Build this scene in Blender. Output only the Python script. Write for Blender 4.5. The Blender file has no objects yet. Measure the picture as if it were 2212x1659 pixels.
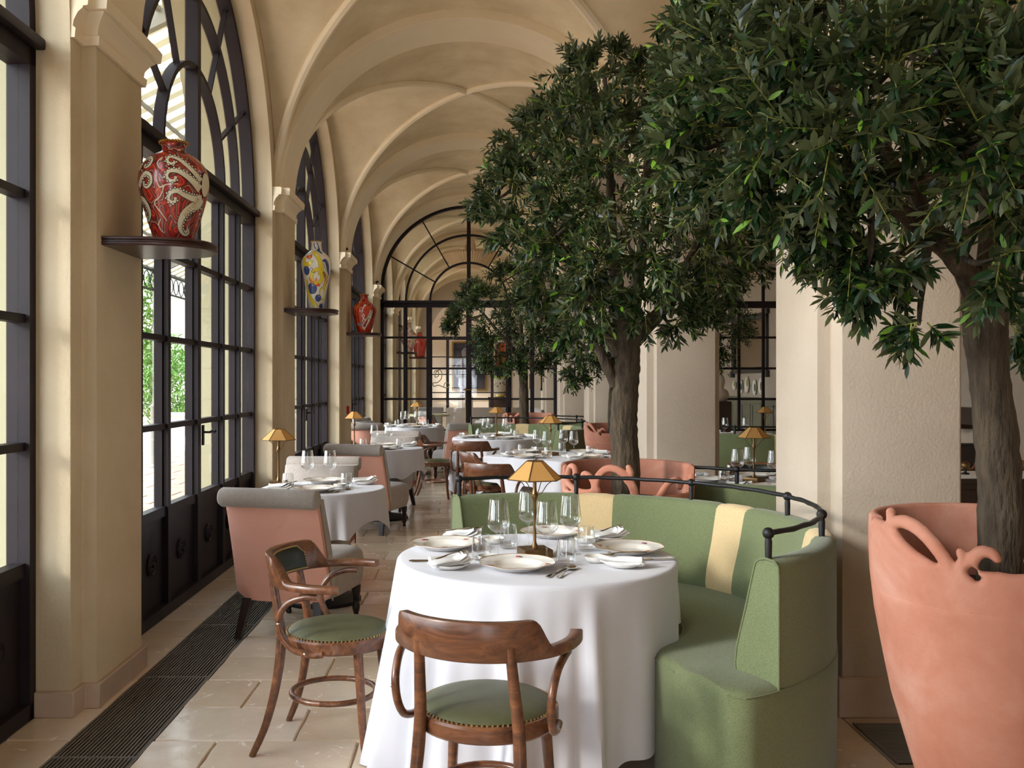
import bpy, bmesh, math, random
import numpy as np
from mathutils import Vector, Matrix, Quaternion
PI = math.pi
random.seed(7)
rng = np.random.default_rng(7)
scene = bpy.context.scene
COL = scene.collection

# ------------------------------------------------------------------ camera, sky, sun, exposure
EYE = 1.44
cam_d = bpy.data.cameras.new('camera')
cam = bpy.data.objects.new('camera', cam_d); COL.objects.link(cam)
cam.location = (0, 0, EYE); cam.rotation_euler = (PI/2, 0, 0)
cam_d.sensor_width = 36; cam_d.lens = 2000/2212*36
cam_d.shift_x = (1106-1021)/2212; cam_d.shift_y = -4.5/2212
cam_d.clip_start = .05; cam_d.clip_end = 400
scene.camera = cam

world = bpy.data.worlds.new('sky'); scene.world = world
world.use_nodes = True
_n = world.node_tree.nodes; _l = world.node_tree.links
_bg = _n['Background']
_tc = _n.new('ShaderNodeTexCoord'); _sx = _n.new('ShaderNodeSeparateXYZ'); _rp = _n.new('ShaderNodeValToRGB')
_l.new(_tc.outputs['Generated'], _sx.inputs[0]); _l.new(_sx.outputs['Z'], _rp.inputs[0])
_rp.color_ramp.elements[0].position = 0.0; _rp.color_ramp.elements[0].color = (.90, .95, 1.0, 1)
_rp.color_ramp.elements[1].position = .7; _rp.color_ramp.elements[1].color = (.74, .87, 1.0, 1)
_l.new(_rp.outputs[0], _bg.inputs['Color'])
SKY = 4.4
_bg.inputs['Strength'].default_value = SKY

sun_d = bpy.data.lights.new('sun', 'SUN'); sun_d.energy = 2.3; sun_d.angle = math.radians(10); sun_d.color = (1, .95, .88)
sun = bpy.data.objects.new('sun', sun_d); COL.objects.link(sun)
sun.rotation_euler = Vector((.80, .42, -.36)).to_track_quat('-Z', 'Y').to_euler()

vs = scene.view_settings
vs.view_transform = 'Standard'; vs.look = 'None'; vs.gamma = 1.0; vs.use_curve_mapping = False
vs.exposure = 0.86
try:
    scene.cycles.transparent_max_bounces = 32
    scene.cycles.max_bounces = 12
    scene.cycles.diffuse_bounces = 6
    scene.cycles.sample_clamp_indirect = 8
    scene.cycles.caustics_reflective = False; scene.cycles.caustics_refractive = False
except Exception: pass

# ------------------------------------------------------------------ plan of the place
XC = -.07                    # middle of the nave
XLP, XLW = -1.665, -1.73     # left pilaster face, left wall face
XRP, XRW = 1.525, 1.59       # right pilaster face, right wall face
XLO = -2.42                  # outer face of the left wall
XRO = 2.10                   # aisle face of the right piers
BAY = 4.02
PY = [4.38 + BAY*k for k in range(-2, 7)]       # pilaster centres in depth
HP, HW = .28, .395           # half widths of pilaster, pier
SPR = 3.125                  # springing
ZT = 2.84                    # transom centre
TOP = 5.1
AW, BW = BAY/2-HW, 1.74      # window arch half axes, centred at Z=2.9
ENDY = 16.75
FARY = 28.5

# ------------------------------------------------------------------ helpers
def lin(c):
    return tuple(((v/255)/12.92 if v/255 <= .04045 else ((v/255+.055)/1.055)**2.4) for v in c) + (1,)

class NT:
    def __init__(s, m):
        m.use_nodes = True; s.t = m.node_tree; s.b = s.t.nodes['Principled BSDF']; s.out = s.t.nodes['Material Output']
    def n(s, kind, **kw):
        x = s.t.nodes.new('ShaderNode'+kind)
        for k, v in kw.items(): setattr(x, k, v)
        return x
    def l(s, a, b): s.t.links.new(a, b)
    def coord(s, scale=(1, 1, 1), out='Object'):
        tc = s.n('TexCoord'); mp = s.n('Mapping'); mp.inputs['Scale'].default_value = scale
        s.l(tc.outputs[out], mp.inputs[0]); return mp.outputs[0]
    def noise(s, vec, scale, detail=4, rough=.55, dist=0):
        x = s.n('TexNoise'); x.inputs['Scale'].default_value = scale; x.inputs['Detail'].default_value = detail
        x.inputs['Roughness'].default_value = rough; x.inputs['Distortion'].default_value = dist
        if vec: s.l(vec, x.inputs['Vector'])
        return x.outputs['Fac']
    def ramp(s, fac, stops, interp='LINEAR'):
        x = s.n('ValToRGB'); cr = x.color_ramp; cr.interpolation = interp
        while len(cr.elements) < len(stops): cr.elements.new(.5)
        for e, (p, c) in zip(cr.elements, stops): e.position = p; e.color = lin(c) if len(c) == 3 else c
        s.l(fac, x.inputs[0]); return x.outputs[0]
    def mixc(s, fac, a, b, mode='MIX'):
        x = s.n('Mix', data_type='RGBA', blend_type=mode)
        if isinstance(fac, float): x.inputs[0].default_value = fac
        else: s.l(fac, x.inputs[0])
        for i, v in ((6, a), (7, b)):
            if isinstance(v, tuple): x.inputs[i].default_value = lin(v) if len(v) == 3 else v
            else: s.l(v, x.inputs[i])
        return x.outputs[2]
    def bump(s, h, strength, dist=.01):
        x = s.n('Bump'); x.inputs['Strength'].default_value = strength; x.inputs['Distance'].default_value = dist
        s.l(h, x.inputs['Height']); s.l(x.outputs[0], s.b.inputs['Normal'])

MAT = {}
def mat(name, col, rough=.5, metal=0, var=None, vscale=6, bump=0, bscale=60, bdist=.004, stretch=(1, 1, 1), spec=.5, sheen=0, coat=0):
    m = bpy.data.materials.new(name); t = NT(m); b = t.b
    b.inputs['Roughness'].default_value = rough; b.inputs['Metallic'].default_value = metal
    b.inputs['Specular IOR Level'].default_value = spec
    if sheen: b.inputs['Sheen Weight'].default_value = sheen
    if coat: b.inputs['Coat Weight'].default_value = coat; b.inputs['Coat Roughness'].default_value = .15
    v = t.coord(stretch)
    if var:
        c = t.ramp(t.noise(v, vscale, 6, .6), [(.3, col), (.7, var)]); t.l(c, b.inputs['Base Color'])
    else: b.inputs['Base Color'].default_value = lin(col)
    if bump: t.bump(t.noise(v, bscale, 4), bump, bdist)
    MAT[name] = m; return m

# plaster, floor stone
mat('plaster', (211, 195, 166), .88, var=(198, 181, 151), vscale=2.2, bump=.35, bscale=70, bdist=.006, spec=.25)
mat('pier_plaster', (193, 180, 164), .88, var=(183, 169, 152), vscale=1.8, bump=.4, bscale=75, bdist=.006, spec=.25)
mat('vault_plaster', (240, 224, 192), .9, var=(208, 189, 154), vscale=1.6, bump=.15, bscale=30, spec=.2)
mat('rib_plaster', (245, 232, 205), .9, var=(236, 220, 191), vscale=1.5, bump=.15, bscale=40, spec=.2)
mat('outer_plaster', (172, 167, 138), .9, var=(162, 157, 128), vscale=1.3, bump=.2, bscale=60, spec=.2)
mat('base_stone', (196, 176, 156), .5, var=(180, 158, 138), vscale=5, bump=.2, bscale=25)
mat('grout', (172, 154, 132), .9, bump=.3, bscale=80)
mat('frame', (40, 33, 36), .52, var=(33, 27, 30), vscale=3, spec=.2)
mat('iron', (26, 26, 28), .5, metal=.3, bump=.3, bscale=60, bdist=.003)
mat('grate_metal', (122, 114, 106), .5, metal=.2)
mat('grate_dark', (14, 13, 13), .9)
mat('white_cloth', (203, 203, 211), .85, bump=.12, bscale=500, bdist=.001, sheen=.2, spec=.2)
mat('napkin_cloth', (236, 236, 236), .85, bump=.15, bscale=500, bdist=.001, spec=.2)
mat('china', (242, 239, 232), .22, spec=.5, coat=.3)
mat('china_rim', (150, 108, 60), .35)
mat('petal', (190, 48, 92), .4)
mat('petal_orange', (206, 92, 44), .4)
mat('stem_green', (60, 96, 60), .4)
mat('steel', (196, 184, 166), .22, metal=1)
mat('brass', (138, 110, 74), .4, metal=1, var=(104, 82, 54), vscale=20)
mat('shade_edge', (98, 74, 44), .5, metal=.6)
mat('grey_cloth', (168, 159, 152), .92, var=(155, 146, 139), vscale=60, bump=.3, bscale=420, bdist=.002, sheen=.25, spec=.2)
mat('piping', (134, 122, 112), .9)
mat('dark_wood', (42, 28, 24), .35, var=(30, 20, 18), vscale=8, stretch=(8, 8, 1))
mat('leather', (88, 89, 62), .5, var=(78, 80, 54), vscale=12, bump=.5, bscale=220, bdist=.002, spec=.5)
mat('dark_leather', (26, 34, 26), .42, bump=.4, bscale=220, bdist=.002)
mat('nail_brass', (206, 178, 128), .35, metal=1)
mat('bark', (52, 45, 38), .9, var=(100, 87, 71), vscale=9, stretch=(3, 3, .7), bump=1.0, bscale=22, bdist=.02, spec=.2)
mat('twig', (140, 142, 66), .8)
mat('alarm_red', (190, 30, 34), .4)
mat('soil', (48, 36, 28), 1, bump=1, bscale=40, bdist=.02)
mat('olive_fruit', (24, 24, 24), .3)
mat('shelf_wood', (62, 30, 24), .38, var=(44, 22, 18), vscale=10, stretch=(1, 6, 1), coat=.2)
mat('gold', (172, 128, 52), .35, metal=1)
mat('patio', (178, 152, 132), .8, var=(160, 134, 114), vscale=3, bump=.2)
mat('pergola_paint', (120, 118, 108), .6)
mat('low_wall', (232, 224, 212), .9)
mat('dark_paint', (40, 44, 70), .7, var=(22, 24, 40), vscale=6, stretch=(4, 1, .6))
mat('orange_paint', (206, 96, 40), .7, var=(150, 46, 24), vscale=4)
mat('statue_stone', (150, 146, 160), .8, var=(110, 106, 120), vscale=12)
mat('panel_green', (112, 112, 92), .6)
mat('black_plain', (18, 18, 20), .5)
mat('brown_wood', (58, 38, 30), .4, var=(44, 28, 22), vscale=6, stretch=(6, 1, 1))
mat('mirror', (205, 196, 180), .06, metal=1)
mat('mirror_frame', (34, 40, 40), .4)
mat('leaf_plate', (150, 160, 70), .3)
mat('blue_glaze', (52, 74, 128), .2)
mat('cream_glaze', (214, 204, 176), .2)
mat('red_glaze', (168, 42, 34), .2)
mat('dark_glaze', (36, 26, 26), .25)
mat('ochre_glaze', (226, 200, 48), .2)
mat('orange_glaze', (222, 98, 40), .2)
mat('tan_glaze', (150, 112, 44), .25)
mat('white_wall_lamp', (240, 236, 226), .6)
mat('hedge_leaf', (96, 138, 52), .6, var=(60, 104, 36), vscale=5)
mat('gold_line', (150, 140, 100), .4, metal=.4)

def m_tile():
    m = bpy.data.materials.new('floor_stone'); t = NT(m); b = t.b
    v = t.coord((1, 1, 1)); oi = t.n('ObjectInfo')
    add = t.n('VectorMath', operation='ADD'); sc = t.n('VectorMath', operation='SCALE'); sc.inputs['Scale'].default_value = 7
    cmb = t.n('CombineXYZ'); t.l(oi.outputs['Random'], cmb.inputs[0]); t.l(oi.outputs['Random'], cmb.inputs[1])
    t.l(cmb.outputs[0], sc.inputs[0]); t.l(v, add.inputs[0]); t.l(sc.outputs[0], add.inputs[1]); v2 = add.outputs[0]
    c1 = t.ramp(t.noise(v2, 3.0, 6, .65), [(.3, (220, 206, 189)), (.7, (238, 227, 213))])
    tint = t.ramp(oi.outputs['Random'], [(0, (236, 222, 206)), (.5, (255, 250, 244)), (1, (244, 232, 214))])
    c2 = t.mixc(1.0, c1, tint, 'MULTIPLY')
    veins = t.ramp(t.noise(v2, 9, 8, .7, 1.2), [(.60, (0, 0, 0)), (.70, (255, 255, 255))])
    c3 = t.mixc(veins, c2, (232, 226, 216))
    t.l(c3, b.inputs['Base Color'])
    rr = t.n('MapRange'); t.l(veins, rr.inputs[0]); rr.inputs[3].default_value = .13; rr.inputs[4].default_value = .55
    t.l(rr.outputs[0], b.inputs['Roughness'])
    b.inputs['Specular IOR Level'].default_value = .55
    t.bump(t.noise(v2, 14, 7, .65, .5), .22, .006)
    MAT['floor_stone'] = m
m_tile()

def m_wood():
    m = bpy.data.materials.new('bentwood'); t = NT(m); b = t.b
    v = t.coord((1.5, 14, 14)); w = t.noise(v, 2.6, 7, .65, .6)
    c = t.ramp(w, [(.25, (52, 30, 20)), (.5, (100, 61, 39)), (.75, (138, 90, 58))])
    t.l(c, b.inputs['Base Color']); b.inputs['Roughness'].default_value = .34; b.inputs['Coat Weight'].default_value = .25
    b.inputs['Coat Roughness'].default_value = .2
    t.bump(w, .05, .002)
    MAT['bentwood'] = m
m_wood()

def m_fabric(name, a, b_, scale=160):
    m = bpy.data.materials.new(name); t = NT(m); b = t.b
    v = t.coord((1, 1, 1)); n1 = t.noise(t.coord((1, 1, 2.2)), scale*2.2, 2, .7)
    c = t.ramp(n1, [(.34, a), (.62, b_)]); t.l(c, b.inputs['Base Color'])
    b.inputs['Roughness'].default_value = .95; b.inputs['Sheen Weight'].default_value = .2; b.inputs['Specular IOR Level'].default_value = .15
    t.bump(t.noise(v, scale*3, 2), .3, .002)
    MAT[name] = m
m_fabric('green_cloth', (80, 91, 59), (122, 130, 96))
m_fabric('tan_cloth', (182, 156, 114), (212, 190, 148))

def m_pink():
    m = bpy.data.materials.new('pink_cloth'); t = NT(m); b = t.b
    v = t.coord((90, 90, 90)); w1 = t.n('TexWave', wave_type='BANDS', bands_direction='DIAGONAL'); w1.inputs['Scale'].default_value = .55
    w1.inputs['Distortion'].default_value = .6; t.l(v, w1.inputs['Vector'])
    v2 = t.coord((90, 90, -90)); w2 = t.n('TexWave', wave_type='BANDS', bands_direction='DIAGONAL'); w2.inputs['Scale'].default_value = .55
    w2.inputs['Distortion'].default_value = .6; t.l(v2, w2.inputs['Vector'])
    mx = t.n('Math', operation='MAXIMUM'); t.l(w1.outputs['Fac'], mx.inputs[0]); t.l(w2.outputs['Fac'], mx.inputs[1])
    c = t.ramp(mx.outputs[0], [(.82, (220, 153, 133)), (.97, (238, 192, 174))])
    t.l(c, b.inputs['Base Color']); b.inputs['Roughness'].default_value = .95; b.inputs['Sheen Weight'].default_value = .15
    b.inputs['Specular IOR Level'].default_value = .15
    t.bump(mx.outputs[0], .25, .002)
    MAT['pink_cloth'] = m
m_pink()

def m_terracotta():
    m = bpy.data.materials.new('terracotta'); t = NT(m); b = t.b
    v = t.coord(); n1 = t.noise(v, 3.2, 8, .65, .4)
    c = t.ramp(n1, [(.25, (168, 105, 83)), (.5, (187, 127, 105)), (.78, (206, 158, 139))])
    sp = t.ramp(t.noise(v, 90, 3, .6), [(.70, (0, 0, 0)), (.78, (255, 255, 255))])
    c = t.mixc(sp, c, (170, 98, 72)); t.l(c, b.inputs['Base Color'])
    b.inputs['Roughness'].default_value = .85; b.inputs['Specular IOR Level'].default_value = .2
    t.bump(t.noise(v, 55, 5), .2, .004)
    MAT['terracotta'] = m
m_terracotta()

def m_slat():
    m = bpy.data.materials.new('slat_cloth'); t = NT(m); b = t.b
    b.inputs['Base Color'].default_value = lin((196, 190, 168)); b.inputs['Roughness'].default_value = .9
    tr = t.n('BsdfTranslucent'); tr.inputs['Color'].default_value = lin((214, 208, 188))
    ms = t.n('MixShader'); ms.inputs[0].default_value = .45
    t.l(b.outputs[0], ms.inputs[1]); t.l(tr.outputs[0], ms.inputs[2]); t.l(ms.outputs[0], t.out.inputs[0])
    MAT['slat_paint'] = m
m_slat()
def m_shade():
    m = bpy.data.materials.new('lamp_shade'); t = NT(m); b = t.b
    b.inputs['Base Color'].default_value = lin((226, 184, 112)); b.inputs['Roughness'].default_value = .7
    tr = t.n('BsdfTranslucent'); tr.inputs['Color'].default_value = lin((238, 196, 120))
    ms = t.n('MixShader'); ms.inputs[0].default_value = .45
    t.l(b.outputs[0], ms.inputs[1]); t.l(tr.outputs[0], ms.inputs[2]); t.l(ms.outputs[0], t.out.inputs[0])
    MAT['lamp_shade'] = m
m_shade()

def m_leaf(name, front, front2, young, back):
    m = bpy.data.materials.new(name); t = NT(m); b = t.b
    g = t.n('NewGeometry'); oi = t.n('ObjectInfo')
    ad = t.n('Math', operation='ADD'); t.l(g.outputs['Random Per Island'], ad.inputs[0]); t.l(oi.outputs['Random'], ad.inputs[1])
    fr = t.n('Math', operation='FRACT'); t.l(ad.outputs[0], fr.inputs[0])
    c = t.ramp(fr.outputs[0], [(0, front), (.55, front2), (.86, front2), (.95, young)])
    c = t.mixc(g.outputs['Backfacing'], c, back)
    t.l(c, b.inputs['Base Color']); b.inputs['Roughness'].default_value = .42; b.inputs['Specular IOR Level'].default_value = .45
    tr = t.n('BsdfTranslucent'); t.l(c, tr.inputs['Color'])
    ms = t.n('MixShader'); ms.inputs[0].default_value = .14
    t.l(b.outputs[0], ms.inputs[1]); t.l(tr.outputs[0], ms.inputs[2]); t.l(ms.outputs[0], t.out.inputs[0])
    MAT[name] = m
m_leaf('leaf', (19, 38, 22), (34, 60, 26), (108, 150, 44), (84, 94, 60))
m_leaf('hedge', (70, 112, 40), (104, 148, 58), (150, 184, 84), (110, 146, 70))

def m_glass(name, tint, lo, hi, power, rough=.0):
    m = bpy.data.materials.new(name); t = NT(m)
    t.t.nodes.remove(t.b)
    tr = t.n('BsdfTransparent'); tr.inputs['Color'].default_value = tint
    gl = t.n('BsdfGlossy'); gl.inputs['Roughness'].default_value = rough; gl.inputs['Color'].default_value = (1, 1, 1, 1)
    lw = t.n('LayerWeight'); lw.inputs['Blend'].default_value = .5
    pw = t.n('Math', operation='POWER'); t.l(lw.outputs['Facing'], pw.inputs[0]); pw.inputs[1].default_value = power
    mr = t.n('MapRange'); t.l(pw.outputs[0], mr.inputs[0]); mr.inputs[3].default_value = lo; mr.inputs[4].default_value = hi
    ms = t.n('MixShader'); t.l(mr.outputs[0], ms.inputs[0]); t.l(tr.outputs[0], ms.inputs[1]); t.l(gl.outputs[0], ms.inputs[2])
    t.l(ms.outputs[0], t.out.inputs[0]); MAT[name] = m
m_glass('pane_glass', (.985, .992, .988, 1), .02, .55, 5)
m_glass('drink_glass', (.965, .97, .97, 1), .055, .85, 2.3)

class MB:
    """collects faces and builds ONE mesh object"""
    def __init__(s): s.v = []; s.f = []
    def add(s, vs, fs):
        o = len(s.v); s.v += [tuple(map(float, p)) for p in vs]; s.f += [tuple(i+o for i in f) for f in fs]; return s
    def box(s, x0, x1, y0, y1, z0, z1):
        v = [(x, y, z) for x in (x0, x1) for y in (y0, y1) for z in (z0, z1)]
        return s.add(v, [(0, 1, 3, 2), (4, 6, 7, 5), (0, 4, 5, 1), (2, 3, 7, 6), (0, 2, 6, 4), (1, 5, 7, 3)])
    def obox(s, c, ax, half):
        c = Vector(c); A = [Vector(a).normalized() for a in ax]
        v = [c + A[0]*half[0]*i + A[1]*half[1]*j + A[2]*half[2]*k for i in (-1, 1) for j in (-1, 1) for k in (-1, 1)]
        return s.add(v, [(0, 1, 3, 2), (4, 6, 7, 5), (0, 4, 5, 1), (2, 3, 7, 6), (0, 2, 6, 4), (1, 5, 7, 3)])
    def prism(s, poly, z0, z1, axis='z'):
        """closed polygon (counter-clockwise in its plane) extruded"""
        n = len(poly)
        if axis == 'z': P = lambda p, h: (p[0], p[1], h)
        elif axis == 'y': P = lambda p, h: (p[0], h, p[1])
        else: P = lambda p, h: (h, p[0], p[1])
        v = [P(p, z0) for p in poly] + [P(p, z1) for p in poly]
        f = [tuple(range(n-1, -1, -1)), tuple(range(n, 2*n))] + [(i, (i+1) % n, n+(i+1) % n, n+i) for i in range(n)]
        return s.add(v, f)
    def loft(s, rings, close=True, caps=True):
        n = len(rings[0]); v = [p for r in rings for p in r]; f = []
        for k in range(len(rings)-1):
            for i in range(n if close else n-1):
                j = (i+1) % n
                f.append((k*n+i, k*n+j, (k+1)*n+j, (k+1)*n+i))
        if caps: f += [tuple(range(n-1, -1, -1)), tuple((len(rings)-1)*n+i for i in range(n))]
        return s.add(v, f)
    def lathe(s, prof, n=24, c=(0, 0, 0), caps=True):
        rings = [[(c[0]+r*math.cos(2*PI*i/n), c[1]+r*math.sin(2*PI*i/n), c[2]+z) for i in range(n)] for r, z in prof]
        return s.loft(rings, True, caps)
    def tube(s, pts, rad, n=10, caps=True, flat=1.0):
        pts = [Vector(p) for p in pts]; m = len(pts)
        if not hasattr(rad, '__len__'): rad = [rad]*m
        T = [(pts[min(i+1, m-1)]-pts[max(i-1, 0)]).normalized() for i in range(m)]
        a = Vector((0, 0, 1)) if abs(T[0].z) < .9 else Vector((1, 0, 0))
        N = (a - T[0]*a.dot(T[0])).normalized(); rings = []
        for i in range(m):
            if i: N = (N - T[i]*N.dot(T[i])).normalized()
            B = T[i].cross(N)
            rings.append([pts[i] + (N*math.cos(2*PI*k/n)*flat + B*math.sin(2*PI*k/n))*rad[i] for k in range(n)])
        return s.loft(rings, True, caps)
    def ball(s, c, r, n=12, sz=1.0):
        m = n//2
        return s.lathe([(max(1e-4, r*math.sin(PI*k/m)), -r*sz*math.cos(PI*k/m)) for k in range(m+1)], n, c)
    def grid(s, fn, nu, nv, closed_u=False):
        v = [fn(i/(nu if closed_u else nu-1), j/(nv-1)) for j in range(nv) for i in range(nu)]; f = []
        for j in range(nv-1):
            for i in range(nu if closed_u else nu-1):
                k = (i+1) % nu; f.append((j*nu+i, j*nu+k, (j+1)*nu+k, (j+1)*nu+i))
        return s.add(v, f)
    def build(s, name, m, parent=None, bevel=0, segs=2, smooth=True, angle=38, **props):
        me = bpy.data.meshes.new(name); me.from_pydata(s.v, [], s.f)
        if bevel:
            bm = bmesh.new(); bm.from_mesh(me)
            es = [e for e in bm.edges if len(e.link_faces) == 2 and e.calc_face_angle(0) > .5]
            bmesh.ops.bevel(bm, geom=es, offset=bevel, segments=segs, affect='EDGES', profile=.6)
            bm.to_mesh(me); bm.free()
        me.materials.append(MAT[m] if isinstance(m, str) else m)
        if smooth:
            me.shade_smooth(); me.set_sharp_from_angle(angle=math.radians(angle))
        return link(name, me, parent, **props)

def link(name, data, parent=None, **props):
    o = bpy.data.objects.new(name, data); COL.objects.link(o)
    if parent: o.parent = parent
    for k, v in props.items(): o[k] = v
    return o
def thing(name, label, cat, loc=(0, 0, 0), rz=0, group=None):
    o = link(name, None); o.location = loc; o.rotation_euler = (0, 0, rz); o.empty_display_size = .05
    o['label'] = label; o['category'] = cat
    if group: o['group'] = group
    return o
def tag(o, label, cat, group=None, kind=None):
    o['label'] = label; o['category'] = cat
    if group: o['group'] = group
    if kind: o['kind'] = kind
    return o
def struct(name):
    o = link(name, None); o.empty_display_size = .05; o['kind'] = 'structure'; return o
KIDS = {}
def dup(root, loc, rz=0, label=None, group=None, scale=None):
    r = root.copy(); COL.objects.link(r); r.location = loc; r.rotation_euler = (0, 0, rz)
    if scale: r.scale = scale if hasattr(scale, '__len__') else (scale,)*3
    if label: r['label'] = label
    if group: r['group'] = group
    if root.name not in KIDS: KIDS[root.name] = [(c, list(c.children)) for c in root.children]
    for c, gs in KIDS[root.name]:
        d = c.copy(); COL.objects.link(d); d.parent = r
        for g in gs:
            e = g.copy(); COL.objects.link(e); e.parent = d
    return r
def P(px, py, z):
    Y = 2000*(EYE-z)/(py-825); return ((px-1021)/2000*Y, Y)
def arc(a, b, t0, t1, n, c=(0, 0)):
    return [(c[0]+a*math.cos(t0+(t1-t0)*i/n), c[1]+b*math.sin(t0+(t1-t0)*i/n)) for i in range(n+1)]
def smooth_path(pts, n=6):
    """Catmull-Rom through points"""
    P_ = [Vector(p) for p in pts]; out = []
    for i in range(len(P_)-1):
        p0 = P_[max(i-1, 0)]; p1 = P_[i]; p2 = P_[i+1]; p3 = P_[min(i+2, len(P_)-1)]
        for k in range(n):
            t = k/n
            out.append(.5*((2*p1)+(p2-p0)*t+(2*p0-5*p1+4*p2-p3)*t*t+(3*p1-p0-3*p2+p3)*t**3))
    out.append(P_[-1]); return out
def lerp(a, b, t): return a+(b-a)*t
# ------------------------------------------------------------------ ceiling: groin vaults, ribs
ceiling = struct('ceiling')
VA, VB, VY = XRW-XC, 1.59, BAY/2-HP+.02
def vault_bay(yc):
    N = 24
    webs = {0: MB(), 1: MB(), 2: MB(), 3: MB()}
    def pt(i, j):
        u = i/N*PI/2; v = j/N*PI/2
        return (XC+VA*math.sin(u), yc+VY*math.sin(v), SPR+VB*max(math.cos(u), math.cos(v)))
    mbx = [MB() for _ in range(4)]
    for q, (ax, sg) in enumerate((('v', 1), ('v', -1), ('u', 1), ('u', -1))):
        rows = []
        for k in range(N+1):
            row = []
            for h in range(-12, 13):
                s = h/12*k
                u, v = (s, k*sg) if ax == 'v' else (k*sg, s)
                row.append(pt(u, v))
            rows.append(row)
        rows[0] = [rows[0][12]]*25
        v = [p for r in rows[1:] for p in r]; f = []
        for k in range(N-1):
            for h in range(24):
                f.append((k*25+h, k*25+h+1, (k+1)*25+h+1, (k+1)*25+h))
        mbx[q].add(v, f)
        mbx[q].add([pt(0, 0)]+rows[1], [(0, h+1, h+2) for h in range(24)])
        mbx[q].build('vault_web', 'vault_plaster', ceiling, angle=60)
    for sx, sy in ((1, 1), (1, -1)):
        pts = []
        for k in range(-N, N+1):
            u = k/N*PI/2*.985
            pts.append((XC+VA*math.sin(u)*sx, yc+VY*math.sin(u)*sy, SPR+VB*math.cos(u)-.004))
        MB().tube(pts, .042, 8).build('groin_rib', 'rib_plaster', ceiling)
def rib(y):
    a, b = XRP-XC, 1.505
    inn = arc(a, b, 0, PI, 48); out = arc(a+.25, b+.25, 0, PI, 48)
    poly = [(XC+x, SPR+z) for x, z in inn] + [(XC+x, SPR+z) for x, z in reversed(out)]
    n = len(inn); v = []; 
    mb = MB()
    for yy in (y-HP, y+HP):
        v += [(XC+x, yy, SPR+z) for x, z in inn] + [(XC+x, yy, SPR+z) for x, z in out]
    f = []; m = 2*n
    for i in range(n-1):
        f += [(i, i+1, m+i+1, m+i), (i, n+i, n+i+1, i+1), (m+i, m+i+1, m+n+i+1, m+n+i)]
    mb.add(v, f).build('transverse_rib', 'rib_plaster', ceiling, bevel=.004, segs=1)
for i in range(len(PY)-1): vault_bay((PY[i]+PY[i+1])/2)
for y in PY: rib(y)
MB().box(XLO, XRO+.1, -4.2, 34, TOP, TOP+.1).build('roof_slab', 'vault_plaster', ceiling)

# ------------------------------------------------------------------ arcade walls
def spandrel(x0, x1, yc, a, b, zc, name, m, parent):
    n = 40; pts = arc(a, b, 0, PI, n)
    hb = BAY/2
    mb = MB()
    lo = [(yc+p[0], zc+p[1]) for p in pts]
    hi = []
    for p in pts:
        t = p[0]/a
        hi.append((yc+hb*max(-1, min(1, t*1.0)), TOP))
    # side pieces from springing
    lo = [(yc+hb, zc)] + lo + [(yc-hb, zc)]; hi = [(yc+hb, TOP)] + hi + [(yc-hb, TOP)]
    k = len(lo); v = []
    for x in (x0, x1): v += [(x, p[0], p[1]) for p in lo] + [(x, p[0], p[1]) for p in hi]
    f = []; q = 2*k
    for i in range(k-1):
        f += [(i, i+1, k+i+1, k+i), (q+i, q+k+i, q+k+i+1, q+i+1), (i, q+i, q+i+1, i+1)]
    mb.add(v, f).build(name, m, parent, angle=30)
def pier_plan(y, side, d=0, outer=True, both=False):
    if side < 0:
        o = XLO; w = XLW; p = XLP; s = 1
        pts = [(o, y-HW-d), (w+d, y-HW-d), (w+d, y-HP-d), (p+d, y-HP-d), (p+d, y+HP+d), (w+d, y+HP+d), (w+d, y+HW+d), (o, y+HW+d)]
        return pts
    pts = [(XRO+d, y-HW-d), (XRO+d, y-HP-d), (XRO+.065+d, y-HP-d), (XRO+.065+d, y+HP+d), (XRO+d, y+HP+d), (XRO+d, y+HW+d),
           (XRW-d, y+HW+d), (XRW-d, y+HP+d), (XRP-d, y+HP+d), (XRP-d, y-HP-d), (XRW-d, y-HP-d), (XRW-d, y-HW-d)]
    return pts
wall_l = struct('wall_left'); wall_r = struct('wall_right'); base_l = struct('baseboard_left'); base_r = struct('baseboard_right')
CAPL = [(2.925, 0), (2.925, .016), (2.965, .02), (2.975, .008), (3.0, .012), (3.035, .03), (3.055, .052), (3.062, .052), (3.064, .072), (3.115, .078), (3.128, .07), (3.13, .0)]
def cap_ring(y, side, d, z):
    q = HW-.0015
    if side < 0:
        pl = [(XLW-.1, y-q), (XLW+d, y-q), (XLW+d, y-HP-d), (XLP+d, y-HP-d), (XLP+d, y+HP+d), (XLW+d, y+HP+d), (XLW+d, y+q), (XLW-.1, y+q)]
    else:
        pl = pier_plan(y, 1, d)
    return [(x, yy, z) for x, yy in pl]
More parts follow.
